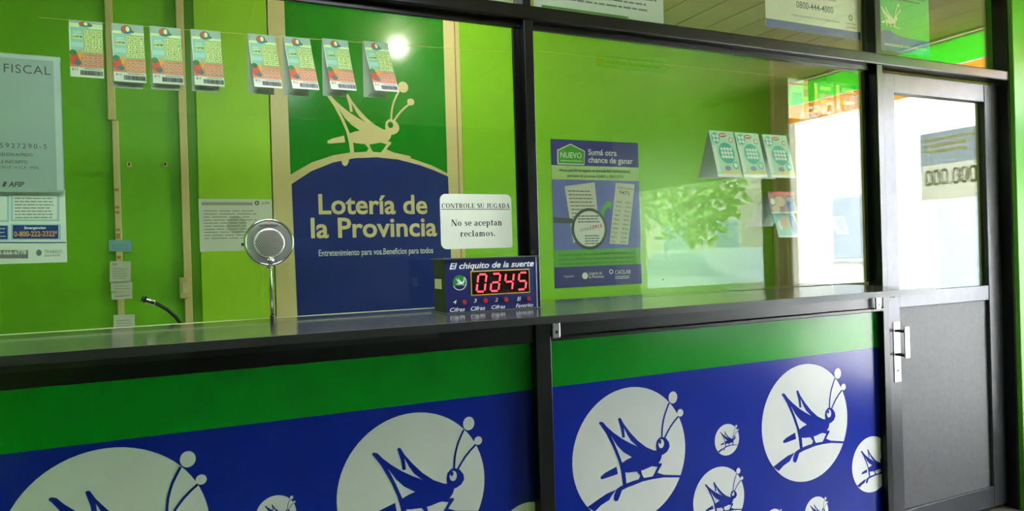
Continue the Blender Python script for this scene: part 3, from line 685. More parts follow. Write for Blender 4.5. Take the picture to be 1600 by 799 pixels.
sx0, sx1 = dpx(735,424)[0], dpx(827,424)[0]; sz1, sz0 = dpx(781,422)[1], dpx(781,460)[1]
MB().rect(sx0, sx1, sz0, sz1, F1).build('window_border', mat('yellow print', (214,180,50), rough=.5), dd, fix=False)
wnd = MB().box(sx0+.003, sx1-.003, DY-.0016, DY-.0008, sz0+.003, sz1-.003).build('digit_window', mat('dark red filter', (26,5,6), rough=.15), dd)
LED = emit('lit red segment', (255,60,70), 2.6)
segs = {'a': ((.12,1),(.88,1)), 'b': ((1,.94),(1,.56)), 'c': ((1,.44),(1,.06)), 'd': ((.12,0),(.88,0)), 'e': ((0,.06),(0,.44)), 'f': ((0,.56),(0,.94)), 'g': ((.12,.5),(.88,.5))}
dw = (sx1-sx0)/4.6; dh = (sz1-sz0)*.70
for i, on in enumerate(('abcdef','abcdeg','bcfg','acdfg')):
    ox = sx0+(sx1-sx0)*(.085+.232*i); oz = sz0+(sz1-sz0)*.15
    t = MB()
    for s in on:
        (u0,v0),(u1,v1) = segs[s]
        W = dw*.62
        t.stroke([(ox+u0*W+v0*dh*.16, oz+v0*dh),(ox+u1*W+v1*dh*.16, oz+v1*dh)], .0052, DY-.0022)
    t.build('digit', LED, dd, fix=False)
t = MB(); zz = dpx(766,417)[1]
put(t, 'El chiquito de la suerte', dpx(702,417)[0], dpx(834,417)[0], zz-.003, .019, F1, bold=.02, shear=.28)
for s, p0, p1, pb, pt in (('4',708,713.5,475,469),('3',740,745,473,467),('2',773,778,471.5,465.5),('El',808,814,470,464),('Cifras',703,726.5,487,480.5),('Cifras',735.5,758,485,478.5),('Cifras',768,789.5,482.5,476.5),('Favorito',806,833,480,474)):
    zb = dpx((p0+p1)/2,pb)[1]; put(t, s, dpx(p0,pb)[0], dpx(p1,pb)[0], zb, dpx((p0+p1)/2,pt)[1]-zb, F1, bold=.012, shear=.25)
t.build('lettering', WHITEINK, dd, fix=False)
for px, py in ((724.5,472.5),(757.5,470),(789.5,468),(824.5,466.5)):
    x_, z_ = dpx(px,py)
    MB().lathe([(0,-.010),(.0062,-.010),(.0070,-.008),(.0070,0)], 'Y', (x_,DY,z_), 16).build('button', mat('red push button', (150,22,24), rough=.4), dd, smooth=False)
x_, z_ = dpx(718,442.5); em = MB().disc(x_, z_+.001, .0215, .0225, F1, 32).build('emblem', mat('emblem green', (16,122,40), rough=.4), dd, fix=False)
MB().flat([(x_-.018,z_-.012),(x_-.008,z_-.008),(x_+.006,z_-.007),(x_+.019,z_-.010),(x_+.014,z_-.017),(x_+.004,z_-.022),(x_-.008,z_-.021)], F1-.0003).build('emblem_hill', DBLUE, em, fix=False)
t = MB(); hopper(t, x_, z_+.002, .022, F1-.0006, ground=False, lw=.06); t.ring(x_, z_+.001, .0205, .0225, F1-.0006, 30, math.radians(-155), math.radians(50)); t.build('emblem_grasshopper', WHITEINK, em, fix=False)

# ------------------------------------------------------------------ chrome intercom on its stem
IY = -.075
c = at(420,379,IY); R = (at(459,379,IY).x-at(381,379,IY).x)/2*1.0; base = at(426,503,IY)
it = thing('intercom', 'round chrome counter intercom on a thin stem in front of the certificate', 'intercom', (base.x, IY, ZT))
IYF = IY-.0  # face centre
MB().lathe([(0,.032),(R*.80,.032),(R*.94,.026),(R*.985,.012),(R,.0),(R*1.0,-.010),(R*.975,-.016),(R*.93,-.017),(R*.905,-.0145),(R*.90,-.0125),(0,-.0125)], 'Y', (c.x,IY,c.z), 64).build('housing', CHROME, it, smooth=True)
MB().lathe([(R*.90,-.0130),(R*.88,-.0140),(R*.63,-.0128),(R*.60,-.0128)], 'Y', (c.x,IY,c.z), 56).build('face_ring', mat('satin grey steel', (176,180,180), rough=.26, metal=.7), it, smooth=True)
gr = MB().lathe([(R*.625,-.0120),(R*.62,-.0155),(R*.56,-.0165),(0,-.0175)], 'Y', (c.x,IY,c.z-.002), 48).build('grille', mat('steel grille', (214,214,206), rough=.35, metal=.5), it, smooth=True)
t = MB(); k = R*.072
for j in range(-9,10):
    for i in range(-9,10):
        x_, z_ = (i+.5*(j % 2))*k*1.0, j*k*.88
        if math.hypot(x_,z_) < R*.56: t.disc(c.x+x_, c.z-.002+z_, k*.36, k*.36, IY-.0182, 8)
t.build('perforation', INK, gr, fix=False)
t = MB(); put(t, 'INTERCRON', c.x-.024, c.x+.024, c.z+R*.665, .0052, IY-.0150, bold=.03); t.build('lettering', INK, it, fix=False)
t = MB(); t.ring(c.x, c.z+R*.83, .0035, .0045, IY-.0165, 20); t.build('logo', mat('red ink', (205,50,40), rough=.5), it, fix=False)
MB().lathe([(0,-.026),(.0045,-.026),(.005,-.022),(.006,-.020),(.0095,-.018),(.010,-.013)], 'Y', (c.x+.002,IY,c.z-R*.76), 20).build('switch', CHROME, it, smooth=True)
MB().tube([(c.x+.001,IY+.008,c.z-R*.96),(c.x+.001+(base.x-c.x)*.3,IY+.004,c.z-R*1.25),(base.x,IY,ZT+.02)], .0042, 14).build('stem', CHROME, it, smooth=True)
MB().lathe([(.0065,0),(.0065,.006),(.006,.024),(.0045,.026)], 'Z', (base.x,IY,ZT), 18).build('boot', DBLK, it, smooth=True)
MB().lathe([(.005,0),(.0085,0),(.0085,.006),(.005,.006)], 'Z', (c.x+.001,IY+.008,c.z-R-.006), 18).build('collar', CHROME, it, smooth=True)
MB().lathe([(0,0),(.004,0),(.004,.006),(0,.006)], 'X', (c.x-R-.005,IY+.008,c.z-.004), 12).build('knob', DBLK, it)

# ------------------------------------------------------------------ unseen bounce desk and gooseneck microphone behind the glass
dk = thing('bounce_desk', 'unseen low pale desk behind the glass, widened to bounce light up the wall', 'desk', (.3,.4,0))
MB().box(-1.15, 2.6, .18, 1.02, .93, .955).build('desk_top', mat('pale bounce desk', (226,218,198), rough=.5), dk)  # out of sight; carries the microphone, made wide and pale to bounce light upward
for x_ in (-1.1, .2, 1.4, 2.55): MB().box(x_-.02, x_+.02, .2, .98, 0, .93).build('leg', EDGE, dk)
GY = .30
mcs = thing('gooseneck_microphone', 'gooseneck microphone with silver tip curving up behind the counter', 'microphone', (at(283,507,GY).x+.03, GY, .955))
p0 = at(222,467,GY); p1 = at(243,474,GY); p2 = at(262,484,GY); p3 = at(275,496,GY); p4 = at(284,508,GY)
MB().tube([p0, p0.lerp(p1,.08), p0.lerp(p1,.9), p1], [.0075,.0095,.0095,.007], 16).build('capsule', CHROME, mcs, smooth=True)
MB().tube([p0-Vector((.001,0,-.0004)), p0.lerp(p1,.3)], [.0088,.0102], 16).build('capsule_grille', mat('black mesh', (40,40,38), rough=.6), mcs, smooth=True)
MB().tube([p1,p2,p3,p4,(p4.x+.012,GY,1.10),(p4.x+.018,GY,.97)], [.0058]*6, 12).build('gooseneck', DBLK, mcs, smooth=True)
MB().lathe([(0,.0),(.045,0),(.045,.01),(.03,.02),(0,.02)], 'Z', (p4.x+.018,GY,.955), 24).build('base', DBLK, mcs)

# ------------------------------------------------------------------ strings of lottery tickets inside the glass
STY = .068
st = MB().tube([at(60,27,STY), at(300,47.5,STY), at(560,66,STY), at(800,82,STY)], .0007, 6).tube([at(842,80,STY), at(1180,115,STY), at(1345,134,STY)], .0007, 6).build('ticket_string', mat('pale nylon line', (220,206,110), rough=.3))
tag(st, 'thin pale line stretched inside the glass carrying the upper lottery tickets', 'string')
s2 = MB().tube([at(1098,204.5,.085), at(1346,222,.085)], .0007, 6).build('ticket_string', mat('pale nylon line', (220,206,110), rough=.3)); tag(s2, 'thin pale line inside the glass carrying the folded teal tickets', 'string')
s3 = MB().tube([at(1180,299,.085), at(1350,302,.085)], .0007, 6).build('ticket_string', mat('pale nylon line', (220,206,110), rough=.3)); tag(s3, 'lowest thin pale line inside the glass carrying the comic tickets', 'string')

TW, THh = .077, .158
TCK = dict(grey=mat('ticket silver grey', (168,180,176), rough=.55), teal=mat('ticket pale teal', (150,196,180), rough=.5), cell=mat('ticket pale yellow', (226,234,160), rough=.5),
           orange=mat('ticket coral', (222,132,92), rough=.5, var=.15, scale=90), red=mat('ticket red', (206,74,50), rough=.5), pink=mat('ticket pink cell', (232,164,136), rough=.5),
           gcell=mat('ticket cell border', (120,146,84), rough=.5), fgreen=mat('ticket fruit green', (60,120,60), rough=.5), fyel=mat('ticket fruit orange', (226,160,60), rough=.5), fblue=mat('ticket deep teal', (60,110,120), rough=.5))
def ticket(label, x, z, y, back=True, seed=0, swing=0., skew=0., cut=0.):
    """instant ticket hung over the string: front leaf with number grid and barcode, back leaf behind"""
    rnd = random.Random(seed)
    o = thing('lottery_ticket', label, 'lottery ticket', (x, y, z), 'instant tickets hanging on the string')
    def X(u, v): return x-TW/2+TW*u+skew*v
    def Z(v): return z-THh*(v-cut)
    def Yf(v): return y-.003-swing*(v**1.5)
    def Q(mb, u0, u1, v0, v1, e):
        n_ = max(1, int((v1-v0)*12+.5)); vs_ = []
        for k_ in range(n_+1):
            v_ = v0+(v1-v0)*k_/n_; vs_ += [(X(u0,v_),Yf(v_)-e,Z(v_)),(X(u1,v_),Yf(v_)-e,Z(v_))]
        return mb.add(vs_, [(2*k_,2*k_+2,2*k_+3,2*k_+1) for k_ in range(n_)])
    def poly(mb, pts, e): return mb.add([(X(u,v),Yf(v)-e,Z(v)) for u, v in pts], [tuple(range(len(pts)))])
    def blob(mb, cu, cv, ru, rv, e, n_=14): return poly(mb, [(cu+ru*math.cos(2*math.pi*i/n_), cv+rv*math.sin(2*math.pi*i/n_)) for i in range(n_)], e)
    v0 = cut
    f = Q(MB(), 0, 1, v0, 1, 0).build('front_leaf', PAPER, o, fix=False)
    Q(MB(), 0, 1, v0, .13 if cut < .05 else .10, .0003).build('header', TCK['grey'], f, fix=False)
    Q(MB(), .04, .98, .13, .60, .0003).build('art_field', TCK['teal'], f, fix=False)
    Q(MB(), .04, .30, .125, .17, .0006).build('header_tab', TCK['cell'], f, fix=False); Q(MB(), .60, .98, .135, .18, .0006).build('header_tab', TCK['cell'], f, fix=False)
    m1 = MB(); blob(m1, .46, max(.095,cut+.05), .17, .075 if cut < .05 else .045, .0008); blob(m1, .62, .125, .08, .025, .0009); m1.build('parrot_dark', TCK['fblue'], f, fix=False)
    m1 = MB(); blob(m1, .42, max(.085,cut+.045), .10, .055 if cut < .05 else .035, .0010); m1.build('parrot_red', TCK['red'], f, fix=False)
    m1 = MB(); blob(m1, .50, max(.085,cut+.045), .06, .045 if cut < .05 else .03, .0012); m1.build('parrot_yellow', TCK['cell'], f, fix=False)
    m1 = MB(); m1 = Q(m1, .10, .40, .29, .36, .0006); m1.build('prize_label', TCK['cell'], f, fix=False)
    for u_ in ((.12, .36, .235, .275), (.06, .42, .42, .50)): Q(MB(), *u_, .0006).build('jar', mat('ticket pale blue', (176,210,206), rough=.5), f, fix=False)
    Q(MB(), .43, 1, .195, .59, .0006).build('grid_border', TCK['gcell'], f, fix=False)
    cells, nums = MB(), MB(); nn = sorted(rnd.sample(range(1,26), 15))
    for r_ in range(5):
        for c_ in range(3):
            u0_, w_ = .440+.187*c_, .172; va, hb = .203+.077*r_, .068
            Q(cells, u0_, u0_+w_, va, va+hb, .0009)
            if (r_*3+c_) < 15:
                g = GN['%02d' % nn[r_*3+c_]]
                k_ = w_*.72
                nums.add([(X(u0_+w_*.14+p[0]*k_, va+hb*.82-p[1]*hb*.64), Yf(va+hb/2)-.0013, Z(va+hb*.82-p[1]*hb*.64)) for p in g[0]], g[1])
    cells.build('number_cells', TCK['cell'], f, fix=False); nums.build('numbers', INK, f, fix=False)
    g = GN['prize']; MBn = MB(); MBn.add([(X(.11+p[0]*.28, .345-p[1]*.04), Yf(.33)-.0010, Z(.345-p[1]*.04)) for p in g[0]], g[1]); MBn.build('prize_lettering', INK, f, fix=False)
    Q(MB(), 0, 1, .60, .835, .0004).build('fruit_field', TCK['orange'], f, fix=False)
    m1 = MB(); blob(m1, .14, .70, .15, .10, .0008); m1.build('tomato', TCK['red'], f, fix=False)
    m1 = MB(); blob(m1, .10, .60, .11, .05, .0010); m1.build('leaf', TCK['fgreen'], f, fix=False)
    m1 = MB(); blob(m1, .30, .62, .06, .08, .0012); m1.build('pineapple', TCK['fyel'], f, fix=False)
    m1 = MB(); blob(m1, .24, .765, .10, .045, .0014); m1.build('grapes', TCK['fblue'], f, fix=False)
    m1 = MB(); m2 = MB()
    for r_ in range(3):
        for c_ in range(4):
            Q(m1, .40+.148*c_, .53+.148*c_, .645+.062*r_, .695+.062*r_, .0008); Q(m2, .425+.148*c_, .505+.148*c_, .665+.062*r_, .678+.062*r_, .0011)
    m1.build('small_cells', TCK['pink'], f, fix=False); m2.build('small_numbers', TCK['fblue'], f, fix=False)
    g = GN['$15']; m1 = MB(); m1.add([(X(.06+p[0]*.17, .895-p[1]*.04), Yf(.88)-.0009, Z(.895-p[1]*.04)) for p in g[0]], g[1]); m1.build('price', INK, f, fix=False)
    m1 = MB(); u_ = .30
    while u_ < .96:
        l_ = rnd.choice((.008,.012,.018)); Q(m1, u_, u_+l_, .885, .965, .0006); u_ += l_+rnd.choice((.006,.009))
    Q(m1, .42, .94, .855, .862, .0006); m1.build('barcode', INK, f, fix=False)
    if back:
        bl = MB(); n_ = 6; vs_ = []
        for k_ in range(n_+1):
            v_ = 1.09*k_/n_; vs_ += [(x-TW/2-.001, y+.003+swing*.15*v_, z-THh*v_), (x+TW/2-.006, y+.003+swing*.15*v_, z-THh*v_)]
        b_ = bl.add(vs_, [(2*k_,2*k_+2,2*k_+3,2*k_+1) for k_ in range(n_)]).build('back_leaf', PAPERGREY, o, fix=False)
        rows(MB(), x-TW/2+.012, x+TW/2-.015, z-THh*1.075, z-THh*1.02, 3, y+.0022, t=.5).build('back_print', GREYINK, b_, fix=False)
    return o
GN = {}
for s in ['%02d' % i for i in range(1,26)]+['$15']:
    v, f = glyphs(s, bold=.0); a_ = min(p[0] for p in v); b_ = max(p[0] for p in v)
    GN[s] = ([((p[0]-a_)/(b_-a_), p[1]/CAPH) for p in v], f)
v, f = glyphs('$ 4.607.000', bold=.03); a_ = min(p[0] for p in v); b_ = max(p[0] for p in v); GN['prize'] = ([((p[0]-a_)/(b_-a_), p[1]/CAPH) for p in v], f)
ORD = ('leftmost', 'second', 'third', 'fourth', 'fifth', 'sixth', 'seventh', 'rightmost')
for i, (px, py, swing, skew, cut, bk) in enumerate(((134,34,0.,0.,.06,False),(199,38.5,.006,.004,0,True),(258,43,.006,.005,0,True),(321,48,.008,.007,0,True),
                                           (408,54.5,.020,.014,0,True),(463,59,.024,.020,0,True),(523,62,.024,.018,0,True),(586,66,.028,.026,0,True))):
    p = at(px, py, STY)
    lb = ORD[i]+' of the eight fruit-print lottery tickets hanging along the top of the left glass'
    if i == 0: lb = 'leftmost fruit-print lottery ticket, hanging single without a grey back leaf'
    ticket(lb, p.x, p.z, STY, bk, 40+i, swing, skew, cut)

# folded teal scratch cards on the second string
SCT = mat('scratch card mint', (186,224,204), rough=.45); SCD = mat('scratch card teal', (86,176,170), rough=.45); SCB = mat('card silver back', (196,204,204), rough=.5)
def scratch(label, pxl, pxr, pyt, pyb, shift):
    Y = .085; a = at(pxl,pyt,Y); b = at(pxr,pyt,Y); zb = at(pxl+12,pyb,Y).z; W, H = b.x-a.x, a.z-zb
    o = thing('scratch_card', label, 'scratch card', ((a.x+b.x)/2, Y, a.z), 'folded teal cards on the second line')
    def pt(u, v, e=0.): return (a.x+W*u+shift*v, Y-.004-.03*v-e, a.z-H*v)
    def poly(pts, e): return [pt(u,v,e) for u, v in pts]
    def Q(mb, u0, u1, v0, v1, e): return mb.add([pt(u0,v0,e),pt(u0,v1,e),pt(u1,v1,e),pt(u1,v0,e)], [(0,1,2,3)])
    def blob(mb, cu, cv, ru, rv, e, n_=18): return mb.add(poly([(cu+ru*math.cos(2*math.pi*i/n_), cv-rv*math.sin(2*math.pi*i/n_)) for i in range(n_)], e), [tuple(range(n_))])
    f = Q(MB(), 0, 1, 0, 1, 0).build('front_leaf', SCT, o, fix=False)
    MB().add([(a.x,Y-.004,a.z),(b.x,Y-.004,a.z),(b.x-.012,Y+.05,zb+.004),(a.x-.012,Y+.05,zb+.004)], [(0,1,2,3)]).build('back_leaf', SCB, o, fix=False)
    m1 = MB(); blob(m1, .22, .16, .17, .12, .0004); blob(m1, .55, .48, .32, .23, .0004); blob(m1, .82, .74, .12, .08, .0004); m1.build('bubble', SCD, f, fix=False)
    m1 = MB()
    for i in range(2):
        for j in range(2): blob(m1, .15+.14*i, .115+.09*j, .06, .04, .0008, 12)
    for i in range(4):
        for j in range(3): blob(m1, .37+.125*i, .39+.085*j, .058, .038, .0008, 12)
    blob(m1, .82, .74, .085, .055, .0008, 14); m1.build('play_spot', WHITEINK, f, fix=False)
    m1 = MB(); Q(m1, .02, .16, .32, .9, .0004); Q(m1, 0, 1, .93, 1, .0005); m1.build('white_margin', WHITEINK, f, fix=False)
    m1 = MB(); blob(m1, .52, .09, .15, .045, .0006); blob(m1, .82, .19, .08, .055, .0006); m1.build('red_logo', mat('card red', (214,70,84), rough=.4), f, fix=False)
    m1 = MB(); blob(m1, .82, .19, .055, .038, .0010); Q(m1, .42, .62, .075, .10, .0010); m1.build('logo_lettering', WHITEINK, f, fix=False)
    m1 = MB(); blob(m1, .48, .81, .12, .055, .0006); m1.build('figure', mat('card violet', (150,140,190), rough=.5), f, fix=False)
    Q(MB(), .2, 1, .86, .93, .0004).build('sand', mat('card sand', (236,214,150), rough=.5), f, fix=False)
scratch('leftmost of the three folded teal scratch cards over the green wall', 1106, 1144, 204, 278, .016)
scratch('middle of the three folded teal scratch cards', 1146, 1183, 207, 278, .017)
scratch('right of the three folded teal scratch cards, at the edge of the bright reflection', 1189, 1227, 210, 279, .017)

# comic-print cards on the lowest string
def comic(label, px0, py0, px1, py1, m_, tops, leaf=True, sk=.0):
    Y = .085; a = at(px0,py0,Y); b = at(px1,py1,Y); W, H = b.x-a.x, a.z-b.z
    o = thing('comic_ticket', label, 'lottery ticket', ((a.x+b.x)/2, Y, a.z), 'comic-print tickets on the lowest line')
    def pt(u, v, e=0.): return (a.x+W*u+sk*v, Y-.004-.02*v-e, a.z-H*v)
    f = MB().add([pt(0,0),pt(0,1),pt(1,1),pt(1,0)], [(0,1,2,3)]).build('front_leaf', m_, o, fix=False)
    rnd = random.Random(px0)
    for col, spots in tops:
        m1 = MB()
        for cu, cv, ru, rv in spots: m1.add([pt(cu+ru*math.cos(2*math.pi*i/14), cv-rv*math.sin(2*math.pi*i/14), .0005) for i in range(14)], [tuple(range(14))])
        m1.build('print_shape', col, f, fix=False)
    m1 = MB().add([pt(0,.93,.0008),pt(0,1,.0008),pt(1,1,.0008),pt(1,.93,.0008)], [(0,1,2,3)]); m1.build('white_margin', WHITEINK, f, fix=False)
    if leaf: MB().add([(a.x,Y-.004,a.z),(b.x,Y-.004,a.z),(b.x-.05,Y+.07,b.z-.05),(a.x-.05,Y+.07,b.z-.05)], [(0,1,2,3)]).build('back_leaf', SCB, o, fix=False)
RED = mat('card red', (214,70,84)); CBL = mat('card blue', (84,110,196), rough=.5); SKIN = mat('card peach', (222,190,172), rough=.5); CPI = mat('card rose grey', (168,128,140), rough=.5); CMI = mat('card sky', (170,206,222), rough=.5)
comic('red-topped comic print ticket beside the bright reflection', 1198, 300, 1240, 334, CPI, ((RED,((.5,.08,.5,.09),)),(SKIN,((.38,.45,.2,.25),(.2,.8,.15,.18))),(CBL,((.78,.62,.16,.3),)),(WHITEINK,((.12,.45,.08,.15),(.76,.38,.1,.12)))))
comic('blue comic print ticket hanging just below the red-topped one', 1206, 333, 1241, 371, CMI, ((SKIN,((.45,.4,.22,.3),)),(CBL,((.82,.5,.14,.4),)),(WHITEINK,((.2,.5,.1,.2),))), False, .012)
comic('comic print ticket almost lost in the white window reflection', 1298, 338, 1318, 366, CMI, ((CBL,((.6,.5,.3,.4),)),), True, .004)

# three tickets high on the right pane
def hangcard(label, px0, py0, px1, py1, m_, deco):
    Y = STY; a = at(px0,py0,Y); b = at(px1,py1,Y); W, H = b.x-a.x, a.z-b.z
    o = thing('hanging_ticket', label, 'lottery ticket', ((a.x+b.x)/2, Y, a.z), 'tickets hanging high on the right glass')
    MB().box(a.x, b.x, Y-.003, Y-.0022, b.z, a.z).build('leaf', m_, o)
    for k_, (nm, u0, u1, v0, v1, col) in enumerate(deco): MB().rect(a.x+W*u0, a.x+W*u1, a.z-H*v1, a.z-H*v0, Y-.0034-.0003*k_).build(nm, col, o, fix=False)
    return o
OR = mat('card amber', (224,150,60), rough=.45); BR = mat('card brown green', (92,96,60), rough=.45); PK = mat('card pink white', (232,216,208), rough=.5)
hangcard('white ticket with orange right edge high on the right glass', 1230, 123, 1263, 187, PK, (('orange_edge',.8,1,0,1,OR),('scratch_field',.18,.68,.34,.86,mat('card silver', (178,190,194))),('red_stripe',.05,.95,.10,.14,RED),('red_flag',.78,.98,.24,.42,RED)))
hangcard('brown and amber ticket left of its twin, high on the right glass', 1271, 128, 1303, 180, BR, (('amber_edge',0,.16,.04,1,OR),('gold_panel',.28,.85,.12,.24,mat('card gold', (208,190,80))),('red_panel',.25,.9,.36,.46,RED),('amber_panel',.25,.92,.56,.70,OR)))
hangcard('brown and amber ticket right of its twin, next to the black post', 1305, 131, 1338, 180, BR, (('amber_edge',0,.16,.04,1,OR),('gold_panel',.28,.85,.12,.24,mat('card gold', (208,190,80))),('red_panel',.25,.9,.36,.46,RED),('amber_panel',.25,.92,.56,.70,OR)))

# ------------------------------------------------------------------ papers in the transom panes
TRY = .0535
def tsheet(name, label, x0, x1, z0, z1, m_):
    o = thing(name, label, 'notice', ((x0+x1)/2, TRY, z0)); MB().box(x0, x1, TRY, TRY+.001, z0, z1).build('sheet', m_, o); return o
k = lambda px, py: at(px, py, TRY)
ZS = 2.186
a, b = k(829,0).x+.012, k(1037,31).x
o = tsheet('regulation_sheet', 'white printed sheet with green rule in the middle transom pane', a, b, ZS, 2.54, PAPER)
MB().rect(a+.03, b-.16, ZS+.010, ZS+.018, TRY-.0003).build('green_rule', mat('rule green', (80,140,60)), o, fix=False)
rows(MB(), a+.08, b-.02, ZS+.04, ZS+.33, 14, TRY-.0003, t=.3, ragged=.25, words=12).build('small_print', GREYINK, o, fix=False)
a, b = k(1197,46).x, k(1345,66).x; z0 = k(1270,52).z
o = tsheet('helpline_poster', 'white helpline poster with blue bottom band reading 0800-444-4000', a, b, z0, 2.55, mat('helpline paper', (226,222,206), rough=.5))
MB().rect(a, b, z0, z0+.034, TRY-.0003).build('blue_band', mat('band blue', (40,70,150), rough=.4), o, fix=False)
W = b-a; t = MB(); put(t, '0800-444-4000', a+.31*W, a+.70*W, z0+.098, .030, TRY-.0004, bold=.005); put(t, 'TE PODEMOS AYUDAR, LLAMANOS', a+.26*W, a+.73*W, z0+.150, .016, TRY-.0004)
put(t, 'Programa de prevención y asistencia al juego compulsivo', a+.26*W, a+.77*W, z0+.062, .008, TRY-.0004); put(t, 'Lotería de', a+.84*W, a+.945*W, z0+.062, .010, TRY-.0004); put(t, 'la Provincia', a+.84*W, a+.95*W, z0+.046, .010, TRY-.0004)
t.build('lettering', mat('dark blue grey ink', (60,70,96)), o, fix=False)
t = MB(); put(t, '¿BUSCÁS REVANCHA?', a+.39*W, a+.72*W, z0+.186, .018, TRY-.0004); t.build('red_lettering', mat('coral ink', (214,100,80)), o, fix=False)
MB().ring(a+.89*W, z0+.092, .006, .013, TRY-.0004, 24).build('logo', mat('rule green', (80,140,60)), o, fix=False)
a, b = k(1377,80).x, k(1453,88).x; z0 = k(1415,84).z
o = tsheet('green_poster', 'green grasshopper poster with blue bottom in the transom pane above the door', a, b, z0, 2.55, mat('poster leaf green', (10,160,50), rough=.35))
W = b-a
MB().flat([(a,z0),(b,z0),(b,z0+.072),(a+.5*W,z0+.074),(a+.30*W,z0+.082),(a+.16*W,z0+.097),(a+.06*W,z0+.094),(a,z0+.084)], TRY-.0003).build('blue_hill', mat('band blue', (40,70,150), rough=.4), o, fix=False)
t = MB(); hopper(t, a+.155*W, z0+.150, .088, TRY-.0006, ground=False, lw=.05); put(t, 'comunicarse tus quejas y sugerencias', a+.06*W, a+.93*W, z0+.026, .015, TRY-.0006, bold=.01)
for bx_, bz_, rx, rz in BULBS: t.disc(a+.155*W+bx_*.088, z0+.150+bz_*.088, rx*.088, rz*.088, TRY-.0007, 14)
t.build('pale_print', mat('pale print', (214,206,178)), o, fix=False)
rows(MB(), a+.08*W, b-.05*W, z0+.235, z0+.30, 4, TRY-.0006, t=.3, words=9).build('small_print', mat('dark green ink', (30,60,40)), o, fix=False)
# papers in the left transom
a, b = k(290,0).x, k(520,0).x
a2 = at(735,0,TRY).x
o = tsheet('transom_card', 'pale printed card in the left transom pane beside the middle post', a2, 1.030, ZS, 2.5, mat('pale green card', (206,220,196)))
MB().rect(a2+.01, 1.02, ZS+.03, ZS+.05, TRY-.0003).build('green_rule', mat('rule green', (80,140,60)), o, fix=False)

# ------------------------------------------------------------------ poster taped to the shop window (seen mirrored in the door)
JX = X1+.0285
jp = thing('jackpot_poster', 'dark topped jackpot poster with 000.000 taped inside the shop window, mirrored in the door', 'poster', (JX, -.53, 1.60))
def jq(y0, y1, z0, z1, nm, m_, e): return MB().add([(JX-e,y0,z0),(JX-e,y1,z0),(JX-e,y1,z1),(JX-e,y0,z1)], [(0,3,2,1)]).build(nm, m_, jp, fix=False)
jq(-.735, -.325, 1.605, 1.825, 'cream_half', translucent('cream jackpot paper', (238,234,220), .62), 0)
jq(-.735, -.325, 1.825, 2.03, 'dark_half', translucent('slate jackpot paper', (132,142,158), .8), 0)
t = MB()
def stadium(yc, hw, hh, n_=10):
    return [(yc+hw*math.cos(a_), 1.745+(hh-hw if math.sin(a_) > 0 else -(hh-hw))+hw*math.sin(a_)) for a_ in [2*math.pi*(i_+.5)/(4*n_) for i_ in range(4*n_)]]
yy = -.703
for ch in '000.000':
    if ch == '0':
        A_, B_ = stadium(yy+.0225, .0225, .052), stadium(yy+.0225, .0085, .036); n_ = len(A_)
        t.add([(JX-.001,p[0],p[1]) for p in A_]+[(JX-.001,p[0],p[1]) for p in B_], [(i_,(i_+1) % n_,n_+(i_+1) % n_,n_+i_) for i_ in range(n_)]); yy += .0510
    else:
        t.add([(JX-.001,yy,1.694),(JX-.001,yy+.014,1.694),(JX-.001,yy+.014,1.710),(JX-.001,yy,1.710)], [(0,1,2,3)]); yy += .022
t.build('digits', translucent('grey jackpot ink', (96,100,98), .45), jp, fix=False)
t = MB(); random.seed(3)
for zz, l in ((1.985,.36),(1.947,.25),(1.909,.29)):
    y_ = -.705
    while y_ < -.705+l*.95:
        d_ = .02+.03*random.random(); t.add([(JX-.001,y_,zz-.011),(JX-.001,y_+d_,zz-.011),(JX-.001,y_+d_,zz+.011),(JX-.001,y_,zz+.011)], [(0,3,2,1)]); y_ += d_+.008
t.build('yellow_print', translucent('yellow jackpot ink', (250,226,130), .85), jp, fix=False)

# hanging promotional banner on the customer side, seen mirrored in the right pane
HB = -1.5
def bm_(px, py): p = at(px, py, -HB); return p.x, p.z
bx0, bz0 = bm_(945,98); bx1, bz1 = bm_(1056,76)
hb = thing('hanging_banner', 'colourful promotional banner hanging from the ceiling, mirrored in the right glass', 'banner', ((bx0+bx1)/2, HB, bz0))
ztop = min(bz0+.20, ZC-.02)
MB().box(bx0, bx1, HB-.002, HB, bz0, ztop).build('sheet', translucent('banner pale green', (244,250,236), .35), hb)
BW = bx1-bx0
def bq(u0, u1, z0, z1, nm, col, e): return MB().add([(bx0+BW*u0,HB+e,z0),(bx0+BW*u1,HB+e,z0),(bx0+BW*u1,HB+e,z1),(bx0+BW*u0,HB+e,z1)], [(0,3,2,1)]).build(nm, col, hb, fix=False)
bq(0, .12, bz0+.01, bz0+.07, 'orange_patch', translucent('banner orange', (240,150,50), .55), .001); bq(.1, .3, bz0, bz0+.016, 'orange_strip', translucent('banner orange', (240,150,50), .55), .0015); bq(0, 1, bz0, bz0+.012, 'pale_strip', CMI, .001)
t = MB()
for r_ in range(2):
    x_ = bx0+BW*.14
    while x_ < bx1-.05:
        l = .02+.05*random.random(); t.add([(x_,HB+.0015,bz0+.025+.03*r_),(x_+l,HB+.0015,bz0+.025+.03*r_),(x_+l,HB+.0015,bz0+.045+.03*r_),(x_,HB+.0015,bz0+.045+.03*r_)], [(0,3,2,1)]); x_ += l+.008
t.build('banner_print', translucent('banner green ink', (70,150,60), .55), hb, fix=False)
for x_ in (bx0+.03, bx1-.03): MB().tube([(x_,HB-.001,ztop),(x_,HB-.001,ZC)], .0012, 6).build('cord', INK, hb)

